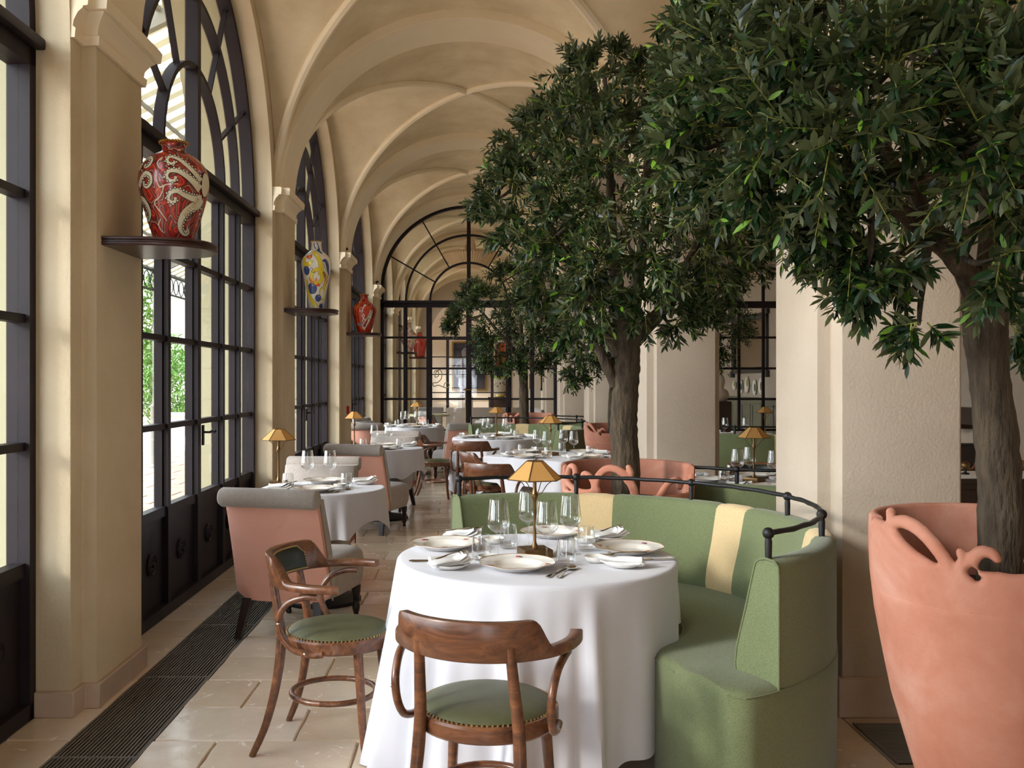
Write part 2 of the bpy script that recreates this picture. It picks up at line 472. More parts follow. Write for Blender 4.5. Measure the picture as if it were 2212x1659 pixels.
for k, y in enumerate(PY):
    m = 'plaster'
    MB().prism([(max(x, -1.99), yy) for x, yy in pier_plan(y, -1)], 0, SPR).build('pilaster', m, wall_l, bevel=.008, segs=2)
    MB().box(XLO, -1.99, y-HW+.001, y+HW-.001, 0, SPR).build('outer_pier', 'outer_plaster', wall_l)
    MB().loft([cap_ring(y, -1, d, z) for z, d in CAPL]).build('pilaster_cap', 'rib_plaster', wall_l, angle=30)
    MB().prism([(x if x > XLO else XLW-.15, yy) for x, yy in pier_plan(y, -1, .022)][0:8], 0, .11).build('skirting_stone', 'base_stone', base_l, bevel=.004, segs=1)
    MB().prism(pier_plan(y, 1), 0, SPR).build('pilaster', 'pier_plaster', wall_r, bevel=.008, segs=2)
    MB().loft([cap_ring(y, 1, d, z) for z, d in CAPL]).build('pilaster_cap', 'rib_plaster', wall_r, angle=30)
    MB().prism(pier_plan(y, 1, .022), 0, .17).build('skirting_stone', 'base_stone', base_r, bevel=.004, segs=1)
for k in range(len(PY)-1):
    yc = (PY[k]+PY[k+1])/2
    spandrel(XLW-.002, -1.992, yc, AW, BW, 2.9, 'lunette_wall', 'plaster', wall_l)
    spandrel(-1.99, XLO, yc, AW, BW, 2.9, 'outer_arch', 'outer_plaster', wall_l)
    spandrel(XRW+.002, XRO-.002, yc, AW, BW, 2.9, 'lunette_wall', 'pier_plaster', wall_r)
    MB().box(XRW-.005, XRO+.005, yc-AW, yc+AW, .0, .001).build('threshold', 'base_stone', wall_r)

# back of the room behind the camera, aisle, far rooms
wall_b = struct('wall_back')
MB().box(XLO, -1.0, -4.2, -4.06, 0, TOP).box(.2, 6.6, -4.2, -4.06, 0, TOP).box(-1.0, .2, -4.2, -4.06, 2.4, TOP).build('back_wall', 'plaster', wall_b)
for k in range(3):      # unseen door opening behind the camera, added for soft frontal daylight
    x = lerp(-1.0, .2, k/2); MB().box(x-.03, x+.03, -4.16, -4.1, 0, 2.4).build('mullion', 'frame', wall_b)
for z in (.3, 1.2, 2.1): MB().box(-1.0, .2, -4.15, -4.11, z-.02, z+.02).build('glazing_bar', 'frame', wall_b)
aisle = struct('wall_aisle')
AX = 6.1
MB().box(AX, AX+.15, -4.2, 34, 0, TOP).build('aisle_wall', 'pier_plaster', aisle)
aisle_c = struct('ceiling_aisle')
MB().box(XRO, AX+.1, -4.2, 34, 4.4, 4.5).build('aisle_ceiling', 'vault_plaster', aisle_c)
wall_e = struct('wall_end')
# spandrel above the glazed end screen, between the vault and the screen arch
def end_spandrel(y0, y1, m):
    a, b = XRP-XC-.0, 1.52
    n = 40; lo = [(XC+p[0], SPR+p[1]) for p in arc(a, b, 0, PI, n)]
    mb = MB(); v = []
    k = len(lo)
    for y in (y0, y1): v += [(p[0], y, p[1]) for p in lo] + [(p[0], y, TOP) for p in lo]
    f = []; q = 2*k
    for i in range(k-1): f += [(i, k+i, k+i+1, i+1), (q+i, q+i+1, q+k+i+1, q+k+i), (i, i+1, q+i+1, q+i)]
    mb.add(v, f)
    mb.box(XLO, XLP, y0, y1, SPR, TOP); mb.box(XRP, XRO, y0, y1, SPR, TOP)
    mb.build('screen_spandrel', m, wall_e, angle=30)
end_spandrel(ENDY-.02, ENDY+.12, 'rib_plaster')

# ------------------------------------------------------------------ floor
floor = struct('floor')
GX0, GX1 = -1.615, -1.284
MB().box(GX1, AX+.1, -4.2, 34, -.08, -.012).build('floor_bed', 'grout', floor)
MB().box(XLO, GX0, -4.2, 34, -.08, -.012).build('floor_bed', 'grout', floor)
TR = .378
def tile_mesh(w, h, seed):
    r = random.Random(seed); nx, ny = max(3, int(w/.09)), max(3, int(h/.09)); pts = []
    def e(): return r.uniform(-.0032, .0032)
    for i in range(nx): pts.append((-w/2+w*i/nx+(0 if i == 0 else 0), -h/2+e()))
    for i in range(ny): pts.append((w/2+e(), -h/2+h*i/ny))
    for i in range(nx): pts.append((w/2-w*i/nx, h/2+e()))
    for i in range(ny): pts.append((-w/2+e(), h/2-h*i/ny))
    n = len(pts); v = [(x, y, 0) for x, y in pts]+[(x*.982 if abs(x) > w/2-.01 else x, y*.965 if abs(y) > h/2-.01 else y, .012) for x, y in pts]
    f = [(i, (i+1) % n, n+(i+1) % n, n+i) for i in range(n)] + [tuple(range(n, 2*n))]
    me = bpy.data.meshes.new('tile'); me.from_pydata(v, [], f); me.materials.append(MAT['floor_stone']); return me
TM = {}
def tile(xa, xb, ya, yb):
    w, h = round(xb-xa-.005, 3), round(yb-ya-.005, 3)
    key = (w, h, random.randint(0, 2))
    if key not in TM: TM[key] = tile_mesh(w, h, hash(key) % 9999)
    o = link('tile', TM[key], floor); o.location = ((xa+xb)/2, (ya+yb)/2, -.012)
Y0 = 3.718-3*TR
row = 0; y = Y0
while y < ENDY-.05:
    yb = min(y+TR, ENDY)
    st = [GX1, -.72 if row % 2 else -1.027]
    x = st[-1]; wd = [.66, .72, .6, .75][row % 4]
    while x < XRW-.05:
        x = min(x+wd+random.uniform(-.04, .04), XRW) if x+wd < XRW-.25 else XRW
        st.append(x)
    for a, b in zip(st[:-1], st[1:]): tile(a, b, y, yb)
    if y < 13: tile(-1.88, GX0, y, yb)
    y += TR; row += 1
MB().box(XLO, GX0, 12.9, ENDY, -.012, 0).build('stone_slab', 'floor_stone', floor)
MB().box(XLO, GX0, -4.2, Y0, -.012, 0).build('stone_slab', 'floor_stone', floor)
MB().box(GX1, XRW, -4.2, Y0, -.012, 0).build('stone_slab', 'floor_stone', floor)
MB().box(XRW, AX, -4.2, 34, -.012, 0).build('stone_slab', 'floor_stone', floor)
MB().box(XLO, XRW, ENDY, 34, -.012, 0).build('stone_slab', 'floor_stone', floor)
MB().box(GX0, GX1, -4.2, ENDY, -.12, -.06).build('channel_bed', 'grate_dark', floor)

# floor grille: slim bars running along the wall, in modules
gbar = MB().box(-.0045, .0045, -.452, .452, -.03, -.003)
grille = thing('floor_grille', 'long dark metal floor grille set along the window wall', 'grille', (0, 0, 0))
ML = .968; gy = 3.56-2*ML
bar_me = None
for k in range(14):
    y0 = gy+k*ML
    nb = 21
    if k < 6:
        for i in range(nb):
            x = lerp(GX0+.014, GX1-.014, i/(nb-1))
            if bar_me is None: o = MB().box(-.0028, .0028, -ML/2+.006, ML/2-.006, -.03, -.003).build('bar', 'grate_metal', grille, smooth=False); bar_me = o.data
            else: o = link('bar', bar_me, grille)
            o.location = (x, y0+ML/2, 0)
    else:
        mb = MB()
        for i in range(nb):
            x = lerp(GX0+.014, GX1-.014, i/(nb-1)); mb.box(x-.0042, x+.0042, y0+.006, y0+ML-.006, -.03, -.003)
        mb.build('bar_run', 'grate_metal', grille, smooth=False, kind='stuff')
    MB().box(GX0+.003, GX1-.003, y0-.006, y0+.003, -.03, -.001).build('cross_bar', 'grate_metal', grille)
for x in (GX0+.003, GX1-.003): MB().box(x-.003, x+.003, gy, ENDY, -.06, .0).build('edge_rail', 'grate_metal', grille)
# second grille at the foot of the first right pier
g2 = thing('floor_grille', 'dark ribbed floor grille on the floor between pier and big terracotta pot', 'grille', (1.6, 3.48, 0))
for i in range(24):
    y = .012+i*.0165
    MB().box(0, 1.1, y-.004, y+.004, .002, .012).build('bar', 'grate_metal', g2, smooth=False)
MB().box(0, 1.1, 0, .405, .0005, .003).build('tray', 'grate_dark', g2)
MB().box(-.006, 0, 0, .405, .0005, .013).build('edge_rail', 'grate_metal', g2)

# ------------------------------------------------------------------ arched glazing
ROWS = [.64, 1.165, 1.71, 2.24]
def ring_bar(a, b, w, y0, y1, t0, t1, zc, n=28, dz=0):
    o = arc(a+w/2, b+w/2, t0, t1, n); i_ = arc(a-w/2, b-w/2, t0, t1, n)
    rings = [[(o[k][0], y0, zc+o[k][1]), (o[k][0], y1, zc+o[k][1]), (i_[k][0], y1, zc+i_[k][1]), (i_[k][0], y0, zc+i_[k][1])] for k in range(n+1)]
    return MB().loft(rings)
def ell(a, b, th):
    r = 1/math.sqrt((math.cos(th)/a)**2+(math.sin(th)/b)**2); return (r*math.cos(th), r*math.sin(th))
def rosette_mb(r):
    mb = MB().lathe([(r, 0), (r, .012), (r*.85, .024), (r*.7, .012), (r*.3, .014), (r*.25, .03), (.001, .034)], 20)
    for k in range(8):
        a = 2*PI*k/8; mb.ball((r*.55*math.cos(a), r*.55*math.sin(a), .012), r*.2, 8, .8)
    mb.v = [(x, -z, y) for x, y, z in mb.v]; return mb
def glazing(root, A, outer, cols, rows, panel_z, ends, handle=None, rosettes=True, zc=2.9, thick=(), pm=None):
    """local x along the opening, local z up, room side is -y"""
    z_t0, z_t1 = 2.79, 2.9
    ob = outer
    fw = .055
    # perimeter
    for s in (-1, 1):
        xx = s*(A-fw/2)
        MB().box(xx-fw/2, xx+fw/2, -.05, .05, 0, z_t1+ (.0 if ob[0] == 'e' else SPR-z_t1)).build('jamb_frame', 'frame', root)
    if ob[0] == 'e': a, b, zo = A-fw/2, ob[1]-fw/2, zc
    else: a, b, zo = A-fw/2, ob[1]-fw/2, SPR
    ring_bar(a, b, fw, -.05, .05, 0, PI, zo, 44).build('arch_frame', 'frame', root)
    MB().box(-A, A, -.05, .05, z_t0, z_t1).build('transom', 'frame', root)
    MB().box(-A, A, -.095, -.05, z_t1-.035, z_t1+.012).build('transom_moulding', 'frame', root, bevel=.01)
    MB().box(-A, A, -.05, .05, 0, .07).build('bottom_rail', 'frame', root)
    # mullions
    for c in cols:
        w = .075 if c in thick else .05
        MB().box(c-w/2, c+w/2, -.045, .045, .07, z_t0).build('mullion', 'frame', root)
        MB().box(c-w/2-.012, c+w/2+.012, -.01, .03, .07, z_t0).build('mullion_rebate', 'frame', root)
    xs = [-A+fw] + list(cols) + [A-fw]
    zs = [panel_z] + [z for z in rows if z > panel_z+.02] + [z_t0]
    for z in zs[:-1]:
        h = .036 if z != panel_z else .06
        MB().box(-A+fw, A-fw, -.03, .03, z-h/2, z+h/2).build('glazing_bar', 'frame', root)
    for i in range(len(xs)-1):
        for j in range(len(zs)-1):
            MB().box(xs[i], xs[i+1], -.003, .003, zs[j], zs[j+1]).build('pane', 'pane_glass', root, smooth=False)
        if panel_z > .2:
            kp = MB().box(xs[i], xs[i+1], -.008, .012, .07, panel_z-.03).build('kick_panel', 'frame', root)
            if rosettes:
                rp = rosette_mb(.066 if xs[i+1]-xs[i] > .46 else .055); r = rp.build('rosette', 'frame', kp)
                r.location = ((xs[i]+xs[i+1])/2, -.008, .35)
    # fan light
    R1 = (.70, .70); R2 = (1.14, 1.20)
    ring_bar(R1[0], R1[1], .035, -.035, .035, 0, PI, z_t1, 30).build('fan_bar', 'frame', root)
    ring_bar(R2[0], R2[1], .035, -.035, .035, 0, PI, z_t1, 36).build('fan_bar', 'frame', root)
    MB().box(-.035, .035, -.045, .045, z_t1, zo+b).build('fan_mullion', 'frame', root)
    def outer_pt(th):
        if ob[0] == 'e': return ell(a, b+ (zo-z_t1), th)
        lo, hi = 0.2, 3.0
        for _ in range(40):
            m_ = (lo+hi)/2; x = m_*math.cos(th); z = m_*math.sin(th)+z_t1
            ins = abs(x) < a if z <= SPR else (x/a)**2+((z-SPR)/b)**2 < 1
            if ins: lo = m_
            else: hi = m_
        return (lo*math.cos(th), lo*math.sin(th))
    for deg in (30, 60, 120, 150):
        th = math.radians(deg); p = ell(*R1, th); q = outer_pt(th)
        d = Vector((q[0]-p[0], 0, q[1]-p[1])); L = d.length
        MB().obox(((p[0]+q[0])/2, 0, z_t1+(p[1]+q[1])/2), (d, (0, 1, 0), d.cross(Vector((0, 1, 0)))), (L/2, .02, .011)).build('fan_radial', 'frame', root)
    def sector(f0, f1, t0, t1):
        n = 10; ts = [t0+(t1-t0)*k/n for k in range(n+1)]
        po = [f1(t) for t in ts]; pi_ = [f0(t) for t in ts] if f0 else [(0, 0)]
        poly = [(x, z_t1+z) for x, z in po] + [(x, z_t1+z) for x, z in reversed(pi_)]
        return MB().prism(poly, -.003, .003, 'y').build('fan_pane', 'pane_glass', root, smooth=False)
    cuts = [0, 30, 60, 90, 120, 150, 180]
    for d0, d1 in zip(cuts[:-1], cuts[1:]):
        t0, t1 = math.radians(d0), math.radians(d1)
        sector(lambda t: ell(*R1, t), lambda t: ell(*R2, t), t0, t1)
        sector(lambda t: ell(*R2, t), outer_pt, t0, t1)
    sector(None, lambda t: ell(*R1, t), 0, PI/2); sector(None, lambda t: ell(*R1, t), PI/2, PI)
    if handle is not None:
        hm = MB().box(handle-.014, handle+.014, -.058, -.045, 1.0, 1.14)
        hm.tube([(handle, -.058, 1.09), (handle, -.1, 1.09)], .008, 8)
        hm.tube(smooth_path([(handle, -.1, 1.09), (handle+.04, -.105, 1.096), (handle+.075, -.105, 1.086), (handle+.11, -.105, 1.092)], 4), [.009]*12+[.012], 8)
        hm.build('door_handle', 'iron', root)

WINX = -1.93
win = struct('window_1'); win.location = (WINX, (PY[1]+PY[2])/2, 0); win.rotation_euler = (0, 0, PI/2)
glazing(win, AW, ('e', BW), [-1.12, -.63, 0, .63, 1.12], ROWS, .64, None, handle=.06, thick=(0,))
order = [2, 3, 4, 0, 5, 6, 7]
for i, k in enumerate(order):
    w = dup(win, (WINX, (PY[k]+PY[k+1])/2, 0), PI/2); w.name = 'window_%d' % (i+2)

door = struct('door_1'); door.location = (XC, ENDY+.05, 0)
glazing(door, XRP-XC, ('s', 1.52), [-1.15, -.72, 0, .72, 1.15], [.57, 1.13, 1.685, 2.245], .14, None, rosettes=False, thick=(-.72, 0, .72))
# door furniture: brass pull bar, hinges, painted flourish
MB().tube([(-.055, -.09, .15), (-.055, -.09, 1.30)], .013, 8).build('pull_bar', 'brass', door)
MB().tube([(-.055, -.09, 1.30), (-.02, -.05, 1.32)], .012, 8).ball((-.055, -.09, 1.31), .022, 8).box(-.1, .03, -.1, -.075, 1.285, 1.31).build('door_knob', 'brass', door)
for x in (-.70, .70):
    for z in (.9, 1.45, 2.6): MB().box(x-.012, x+.012, -.075, -.045, z-.09, z+.09).build('hinge', 'black_plain', door)
fl = smooth_path([(-.635, 0, 1.60), (-.60, 0, 1.645), (-.55, 0, 1.62), (-.555, 0, 1.545), (-.61, 0, 1.53), (-.60, 0, 1.60), (-.53, 0, 1.66), (-.49, 0, 1.60), (-.50, 0, 1.50),
                  (-.57, 0, 1.43), (-.65, 0, 1.42), (-.63, 0, 1.36), (-.55, 0, 1.38), (-.47, 0, 1.35), (-.40, 0, 1.33), (-.355, 0, 1.37), (-.37, 0, 1.42), (-.43, 0, 1.42), (-.46, 0, 1.35)], 6)
MB().tube([(p.x, -.008, p.z) for p in fl], .008, 6).build('painted_flourish', 'gold_line', door)

# glazed screen across the aisle
scr = struct('window_9'); scr.location = (XRO+.07, ENDY+.05, 0)
SW = AX-XRO-.07
for k in range(10):
    x = .02+k*.44; MB().box(x-.022, x+.022, -.03, .03, 0, 3.3).build('mullion', 'frame', scr)
for z in (.05, .57, 1.13, 1.685, 2.245): MB().box(0, SW, -.025, .025, z-.02, z+.02).build('glazing_bar', 'frame', scr)
MB().box(0, SW, -.05, .05, 2.78, 2.9).build('transom', 'frame', scr)
zz = [.05, .57, 1.13, 1.685, 2.245, 2.8, 3.3]
for k in range(9):
    for j in range(6): MB().box(.02+k*.44, .02+(k+1)*.44, -.003, .003, zz[j], zz[j+1]).build('pane', 'pane_glass', scr, smooth=False)
MB().box(0, SW, -.06, .1, 3.3, 4.45).build('screen_header', 'pier_plaster', scr)
MB().box(0, SW, -.1, -.06, 3.3, 3.42).build('header_moulding', 'rib_plaster', scr)
# ------------------------------------------------------------------ bentwood armchair (faces +y)
def make_bentwood():
    t = thing('bentwood_armchair', '', 'chair')
    seat = MB().lathe([(.155, .405), (.213, .405), (.219, .412), (.219, .448), (.213, .455), (.185, .456), (.155, .44)], 40).build('seat_rim', 'bentwood', t)
    MB().lathe([(.150, .44), (.196, .452), (.199, .458), (.19, .466), (.15, .476), (.08, .482), (.001, .484)], 40).build('seat_pad', 'leather', seat)
    nm = MB()
    for k in range(84):
        a = 2*PI*k/84; nm.ball((.2025*math.cos(a), .2025*math.sin(a), .457), .0042, 6)
    nm.build('nailhead_trim', 'nail_brass', seat, kind='stuff')
    for s in (-1, 1):
        fl = MB().tube(smooth_path([(s*.150, .125, .41), (s*.156, .135, .30), (s*.168, .15, .12), (s*.178, .165, 0)], 5), [.0185]*4+list(np.linspace(.0185, .0125, 12)), 12)
        fl.build('leg', 'bentwood', t)
        pts = smooth_path([(s*.192, -.285, 0), (s*.176, -.235, .12), (s*.160, -.198, .28), (s*.150, -.183, .44), (s*.142, -.205, .58), (s*.136, -.228, .70)], 6)
        MB().tube(pts, list(np.linspace(.0125, .0195, 16))+list(np.linspace(.0195, .015, 15)), 12).build('leg', 'bentwood', t)
        br = smooth_path([(s*.252, .0, .636), (s*.252, -.05, .634), (s*.246, -.115, .610), (s*.240, -.155, .555), (s*.236, -.150, .49), (s*.232, -.11, .435), (s*.226, -.04, .412), (s*.222, .01, .414)], 6)
        MB().tube(br, .0125, 10).build('arm_brace', 'bentwood', t)
        s2 = MB().ball((s*.252, -.155, .53), .006, 8); s2.ball((s*.237, -.055, .418), .006, 8); s2.build('screw', 'steel', t)
    ring = [(.158*math.cos(2*PI*k/36), -.02+.168*math.sin(2*PI*k/36), .205) for k in range(37)]
    MB().tube(ring, .0115, 10).build('stretcher', 'bentwood', t)
    # bowed back board running out into the arms
    N = 72; rings = []
    for k in range(N+1):
        u = -1+2*k/N; th = u*math.radians(104)
        x = .268*math.sin(th); y = .035-.285*math.cos(th*.96) if abs(th) < PI/2 else .035-.285*math.cos(th*.96)
        T = Vector((.268*math.cos(th), .285*.96*math.sin(th*.96), 0)).normalized(); Nn = Vector((T.y, -T.x, 0))   # outward
        au = abs(u)
        up = 1-min(1, max(0, (au-.40)/.17)); up = up*up*(3-2*up)
        lo = 1-min(1, max(0, (au-.30)/.45)); lo = lo*lo*(3-2*lo)
        zt = .682+.090*up; zb = .655-.002*lo
        th_ = lerp(.040, .028, up)/2
        tilt = .022*up
        c = Vector((x, y, 0)); e = .0035
        r = []
        for (h, o) in ((zb, -th_+e), (zb+e, -th_), (zt-e, -th_), (zt, -th_+e), (zt, th_-e), (zt-e, th_), (zb+e, th_), (zb, th_-e)):
            lean = (h-.648)/.12*tilt
            r.append(tuple(c+Nn*(o+lean)+Vector((0, 0, h))))
        rings.append(r)
    brl = MB().loft(rings).build('back_rail', 'bentwood', t, angle=50)
    def inner(u, z, off):
        th = u*math.radians(104); x = .268*math.sin(th); y = .035-.285*math.cos(th*.96)
        T = Vector((.268*math.cos(th), .285*.96*math.sin(th*.96), 0)).normalized(); Nn = Vector((T.y, -T.x, 0))
        p = Vector((x, y, 0))+Nn*(-.015-off+(z-.648)/.12*.022); return (p.x, p.y, z)
    def fn(a, b):
        u = lerp(-.345, .345, a); zt = .757-.03*max(0, (abs(u)-.27)/.075) ; z = lerp(.664, zt, b)
        puff = .010*min(1, 8*min(a, 1-a))*min(1, 6*min(b, 1-b))
        return inner(u*(1+.06*(.5-b)), z, .0+puff)
    MB().grid(fn, 31, 9).build('back_pad', 'dark_leather', brl)
    nm = MB()
    for k in range(44):
        a = k/43; 
        for b in (0, 1):
            u = lerp(-.345, .345, a); zt = .757-.03*max(0, (abs(u)-.27)/.075); nm.ball(inner(u*(1+.06*(.5-b)), lerp(.664, zt, b), .002), .0040, 6)
    for s in (-1, 1):
        for k in range(1, 6): nm.ball(inner(s*.345*(1+.06*(.5-k/6)), lerp(.664, .727, k/6), .002), .0040, 6)
    nm.build('nailhead_trim', 'nail_brass', brl, kind='stuff')
    return t

# ------------------------------------------------------------------ pink and grey slipper chair (faces +y)
def make_slipper():
    t = thing('upholstered_chair', '', 'chair')
    # outer back of pink cloth
    def side(h):  # half width at height
        return lerp(.286, .276, min(1, max(0, (h-.22)/.5)))
    rows = [.205, .212, .225, .25, .29, .36, .45, .60, .70, .77, .80]
    yb = lambda z: -.27-.165*((z-.22)/.6)**1.15 if z > .22 else -.27
    rings = []
    for z in rows:
        w = side(z); y = yb(z); d = .045
        w -= .06*max(0, (.27-z)/.065)**2; d -= .008*(z < .215)
        r = [(-w, y+d, z), (-w, y+.012, z), (-w*.95, y+.002, z), (-w*.6, y-.010, z), (0, y-.014, z), (w*.6, y-.010, z), (w*.95, y+.002, z), (w, y+.012, z), (w, y+d, z)]
        rings.append(r)
    MB().loft(rings).build('back_panel', 'pink_cloth', t, angle=50)
    # grey inner back with sides
    rows = [.30, .42, .50, .60, .70, .78, .80]
    rings = []
    for z in rows:
        w = side(z)+.004; y = yb(z)+.045; d = .115-.03*abs(z-.55)/.25
        rings.append([(-w, y, z), (-w, y+d*.6, z), (-w*.92, y+d*.92, z), (-w*.4, y+d, z), (0, y+d+.004, z), (w*.4, y+d, z), (w*.92, y+d*.92, z), (w, y+d*.6, z), (w, y, z)])
    MB().loft(rings).build('back_cushion', 'grey_cloth', t, angle=50)
    # rolled top
    xs = [-.293, -.289, -.276, -.15, 0, .15, .276, .289, .293]; rs = [.018, .045, .054, .0545, .055, .0545, .054, .045, .018]
    yr = yb(.81)-.002
    MB().tube([(x, yr+.006*math.cos(x*5), .805) for x in xs], rs, 18).build('top_roll', 'grey_cloth', t, angle=60)
    for s in (-1, 1):
        MB().tube([(s*(side(z)+.001), yb(z)+.045, z) for z in (.22, .3, .45, .6, .72, .79)], .005, 6).build('piping', 'piping', t)
    # seat: bulging block
    def fn(a, b):
        th = 2*PI*a; n = 4.5
        cx = math.copysign(abs(math.cos(th))**(2/n), math.cos(th)); sy = math.copysign(abs(math.sin(th))**(2/n), math.sin(th))
        zz = [(.205, .88), (.215, .95), (.25, .985), (.30, 1.0), (.36, 1.0), (.40, .985), (.425, .94), (.438, .8), (.445, .5), (.447, .02)]
        i = min(len(zz)-1, int(round(b*(len(zz)-1)))); z, k = zz[i]
        f = .02*math.sin(PI*max(0, min(1, (z-.2)/.22)))
        return (.280*cx*k, .065+(.305+f)*sy*k, z)
    mb = MB().grid(fn, 44, 10, True); mb.f.append(tuple(range(43, -1, -1))); mb.build('seat', 'grey_cloth', t, angle=60)
    tl = [(.012, 0), (.017, .006), (.017, .02), (.014, .024), (.022, .05), (.026, .075), (.02, .095), (.018, .1), (.025, .11), (.025, .118), (.02, .124), (.027, .16), (.03, .2)]
    for s in (-1, 1):
        MB().lathe(tl, 14, (s*.225, .27, 0)).build('leg', 'dark_wood', t)
        b = [(s*.215, -.25, .215), (s*.24, -.33, 0)]
        mb = MB(); h0, h1 = .027, .017
        rings = []
        for (x, y, z), h in zip(b, (h0, h1)): rings.append([(x-h, y-h, z), (x+h, y-h, z), (x+h, y+h, z), (x-h, y+h, z)])
        mb.loft(rings); mb.build('leg', 'dark_wood', t, smooth=False)
    return t

# ------------------------------------------------------------------ banquette: arc centred on its own origin
BQ_R = 1.04
def make_banquette():
    t = thing('curved_banquette', '', 'banquette')
    R = BQ_R; A0, A1 = -55, 118
    cols = [(118, 80.3, 'green_cloth'), (80.3, 69.6, 'tan_cloth'), (69.6, 36, 'green_cloth'), (36, 25.4, 'tan_cloth'), (25.4, -8, 'green_cloth'), (-8, -18.6, 'tan_cloth'), (-18.6, -55, 'green_cloth')]
    prof = [(R-.165, .455), (R-.172, .50), (R-.165, .56), (R-.128, .70), (R-.098, .82), (R-.090, .848), (R-.075, .862), (R-.05, .868), (R-.018, .864), (R-.003, .850), (R, .82), (R, .60), (R, .455)]
    for a0, a1, m in cols:
        n = max(3, int(abs(a0-a1)/2.2)); rings = []
        for k in range(n+1):
            f = k/n; a = math.radians(lerp(a0, a1, f))
            sh = -.006 if k in (0, n) else 0
            c = R-.08; cz = .66; rr = []
            for r, z in prof:
                d = Vector((r-c, z-cz)); L = d.length
                d = d*(L+sh)/L; rr.append(((c+d.x)*math.cos(a), (c+d.x)*math.sin(a), cz+d.y))
            rings.append(rr)
        MB().loft(rings, True, True).build('back_panel', m, t, angle=50)
    for r in (R-.002,):
        for ang in (A0, A1):
            a = math.radians(ang)
            pts = [((q[0])*math.cos(a), (q[0])*math.sin(a), q[1]) for q in prof]
            MB().tube(pts, .004, 6).build('piping', 'green_cloth', t)
    # seat with drum base
    S0, S1 = -65, 120; n = 90; ri0 = .47; ro0 = R+.004
    zs = [(.035, .02), (.05, .004), (.40, 0), (.445, .0), (.462, .012), (.472, .04), (.478, .1), (.480, .2)]
    def inout(k):
        a = lerp(S0, S1, k/n); d = min((a-S0), (S1-a))*PI/180*.82    # arc length from the end
        rc = .25
        h = 0 if d >= rc else rc-math.sqrt(max(0, rc*rc-(rc-d)**2))
        h2 = 0 if d >= .05 else .05-math.sqrt(max(0, .05**2-(.05-d)**2))
        return math.radians(a), ri0+h, ro0-h2
    rings = []
    for k in range(n+1):
        a, ri, ro = inout(k); w = (ro-ri)/2; r = []
        for z, o in zs: r.append((ri+min(o, w*.9), z))
        r2 = [(ro-min(o, w*.9), z) for z, o in reversed(zs)]
        rings.append([(q*math.cos(a), q*math.sin(a), z) for q, z in r+r2])
    MB().loft(rings).build('seat', 'green_cloth', t, angle=55)
    for which in (0, 1):
        pts = []
        for k in range(n+1):
            a, ri, ro = inout(k); q = ri+.003 if which == 0 else ro-.003; pts.append((q*math.cos(a), q*math.sin(a), .452))
        MB().tube(pts, .0035, 6).build('piping', 'green_cloth', t)
    rings = []
    for k in range(n+1):
        a, ri, ro = inout(k); rings.append([(q*math.cos(a), q*math.sin(a), z) for q, z in ((ri+.06, 0), (ri+.06, .04), (ro-.06, .04), (ro-.06, 0))])
    MB().loft(rings).build('plinth', 'black_plain', t, smooth=False)
    # iron rail on posts
    rr = R-.052; zr = .948
    pts = []
    for k in range(61):
        a = math.radians(lerp(-54, 117, k/60)); w = .0016*math.sin(k*2.3); pts.append(((rr+w)*math.cos(a), (rr+w)*math.sin(a), zr+.0012*math.sin(k*1.7)))
    rl_ = MB().tube(pts, [.0095+.0007*math.sin(k*2.9) for k in range(61)], 10).build('rail', 'iron', t)
    for ang in (-54, -22, 10, 46, 81, 117):
        a = math.radians(ang); x, y = rr*math.cos(a), rr*math.sin(a)
        MB().lathe([(.011, .86), (.0125, .92), (.0095, .94)], 10, (x, y, 0)).ball((x, y, zr), .0195, 14).build('rail_post', 'iron', rl_)
    return t

# ------------------------------------------------------------------ tables
def cloth_mb(rad, L_of, seed, folds=(9, 17), amp=.028, ztop=.745, tuck=None):
    r_ = random.Random(seed); ph = [r_.uniform(0, 2*PI) for _ in range(6)]; N = 240; lv = 18
    def fold(th):
        w = th+.16*math.sin(2*th+ph[4])+.07*math.sin(5*th+ph[5])
        q = .5*math.sin(folds[0]*w+ph[0])+.42*math.sin(folds[1]*w+ph[1])+.24*math.sin(29*w+ph[2])
        return q if q < 0 else q*1.2
    rows = []
    for f in (.02, .35, .7, .9, .975): rows.append([(rad(2*PI*i/N)*f*math.cos(2*PI*i/N), rad(2*PI*i/N)*f*math.sin(2*PI*i/N), ztop) for i in range(N)])
    for r0, dz in ((.997, .002), (1.006, .008), (1.011, .018)):
        rows.append([(rad(2*PI*i/N)*r0*math.cos(2*PI*i/N), rad(2*PI*i/N)*r0*math.sin(2*PI*i/N), ztop-dz) for i in range(N)])
    for k in range(1, lv+1):
        s = k/lv; row = []
        for i in range(N):
            th = 2*PI*i/N; L = L_of(th); R = rad(th)*1.012
            g = s**.85
            R += g*(amp*1.15*fold(th)*min(1, L/.5) + .05*L/.7) + .012*g*math.sin(3*th+ph[3])*s
            if tuck: R -= s*tuck(th)
            z = ztop-.018-s*L
            row.append((R*math.cos(th), R*math.sin(th), max(z, .006)))
        rows.append(row)
    mb = MB(); v = [p for r in rows for p in r]; f = []
    for j in range(len(rows)-1):
        for i in range(N): f.append((j*N+i, j*N+(i+1) % N, (j+1)*N+(i+1) % N, (j+1)*N+i))
    f.append(tuple(range(N-1, -1, -1))); mb.add(v, f); return mb
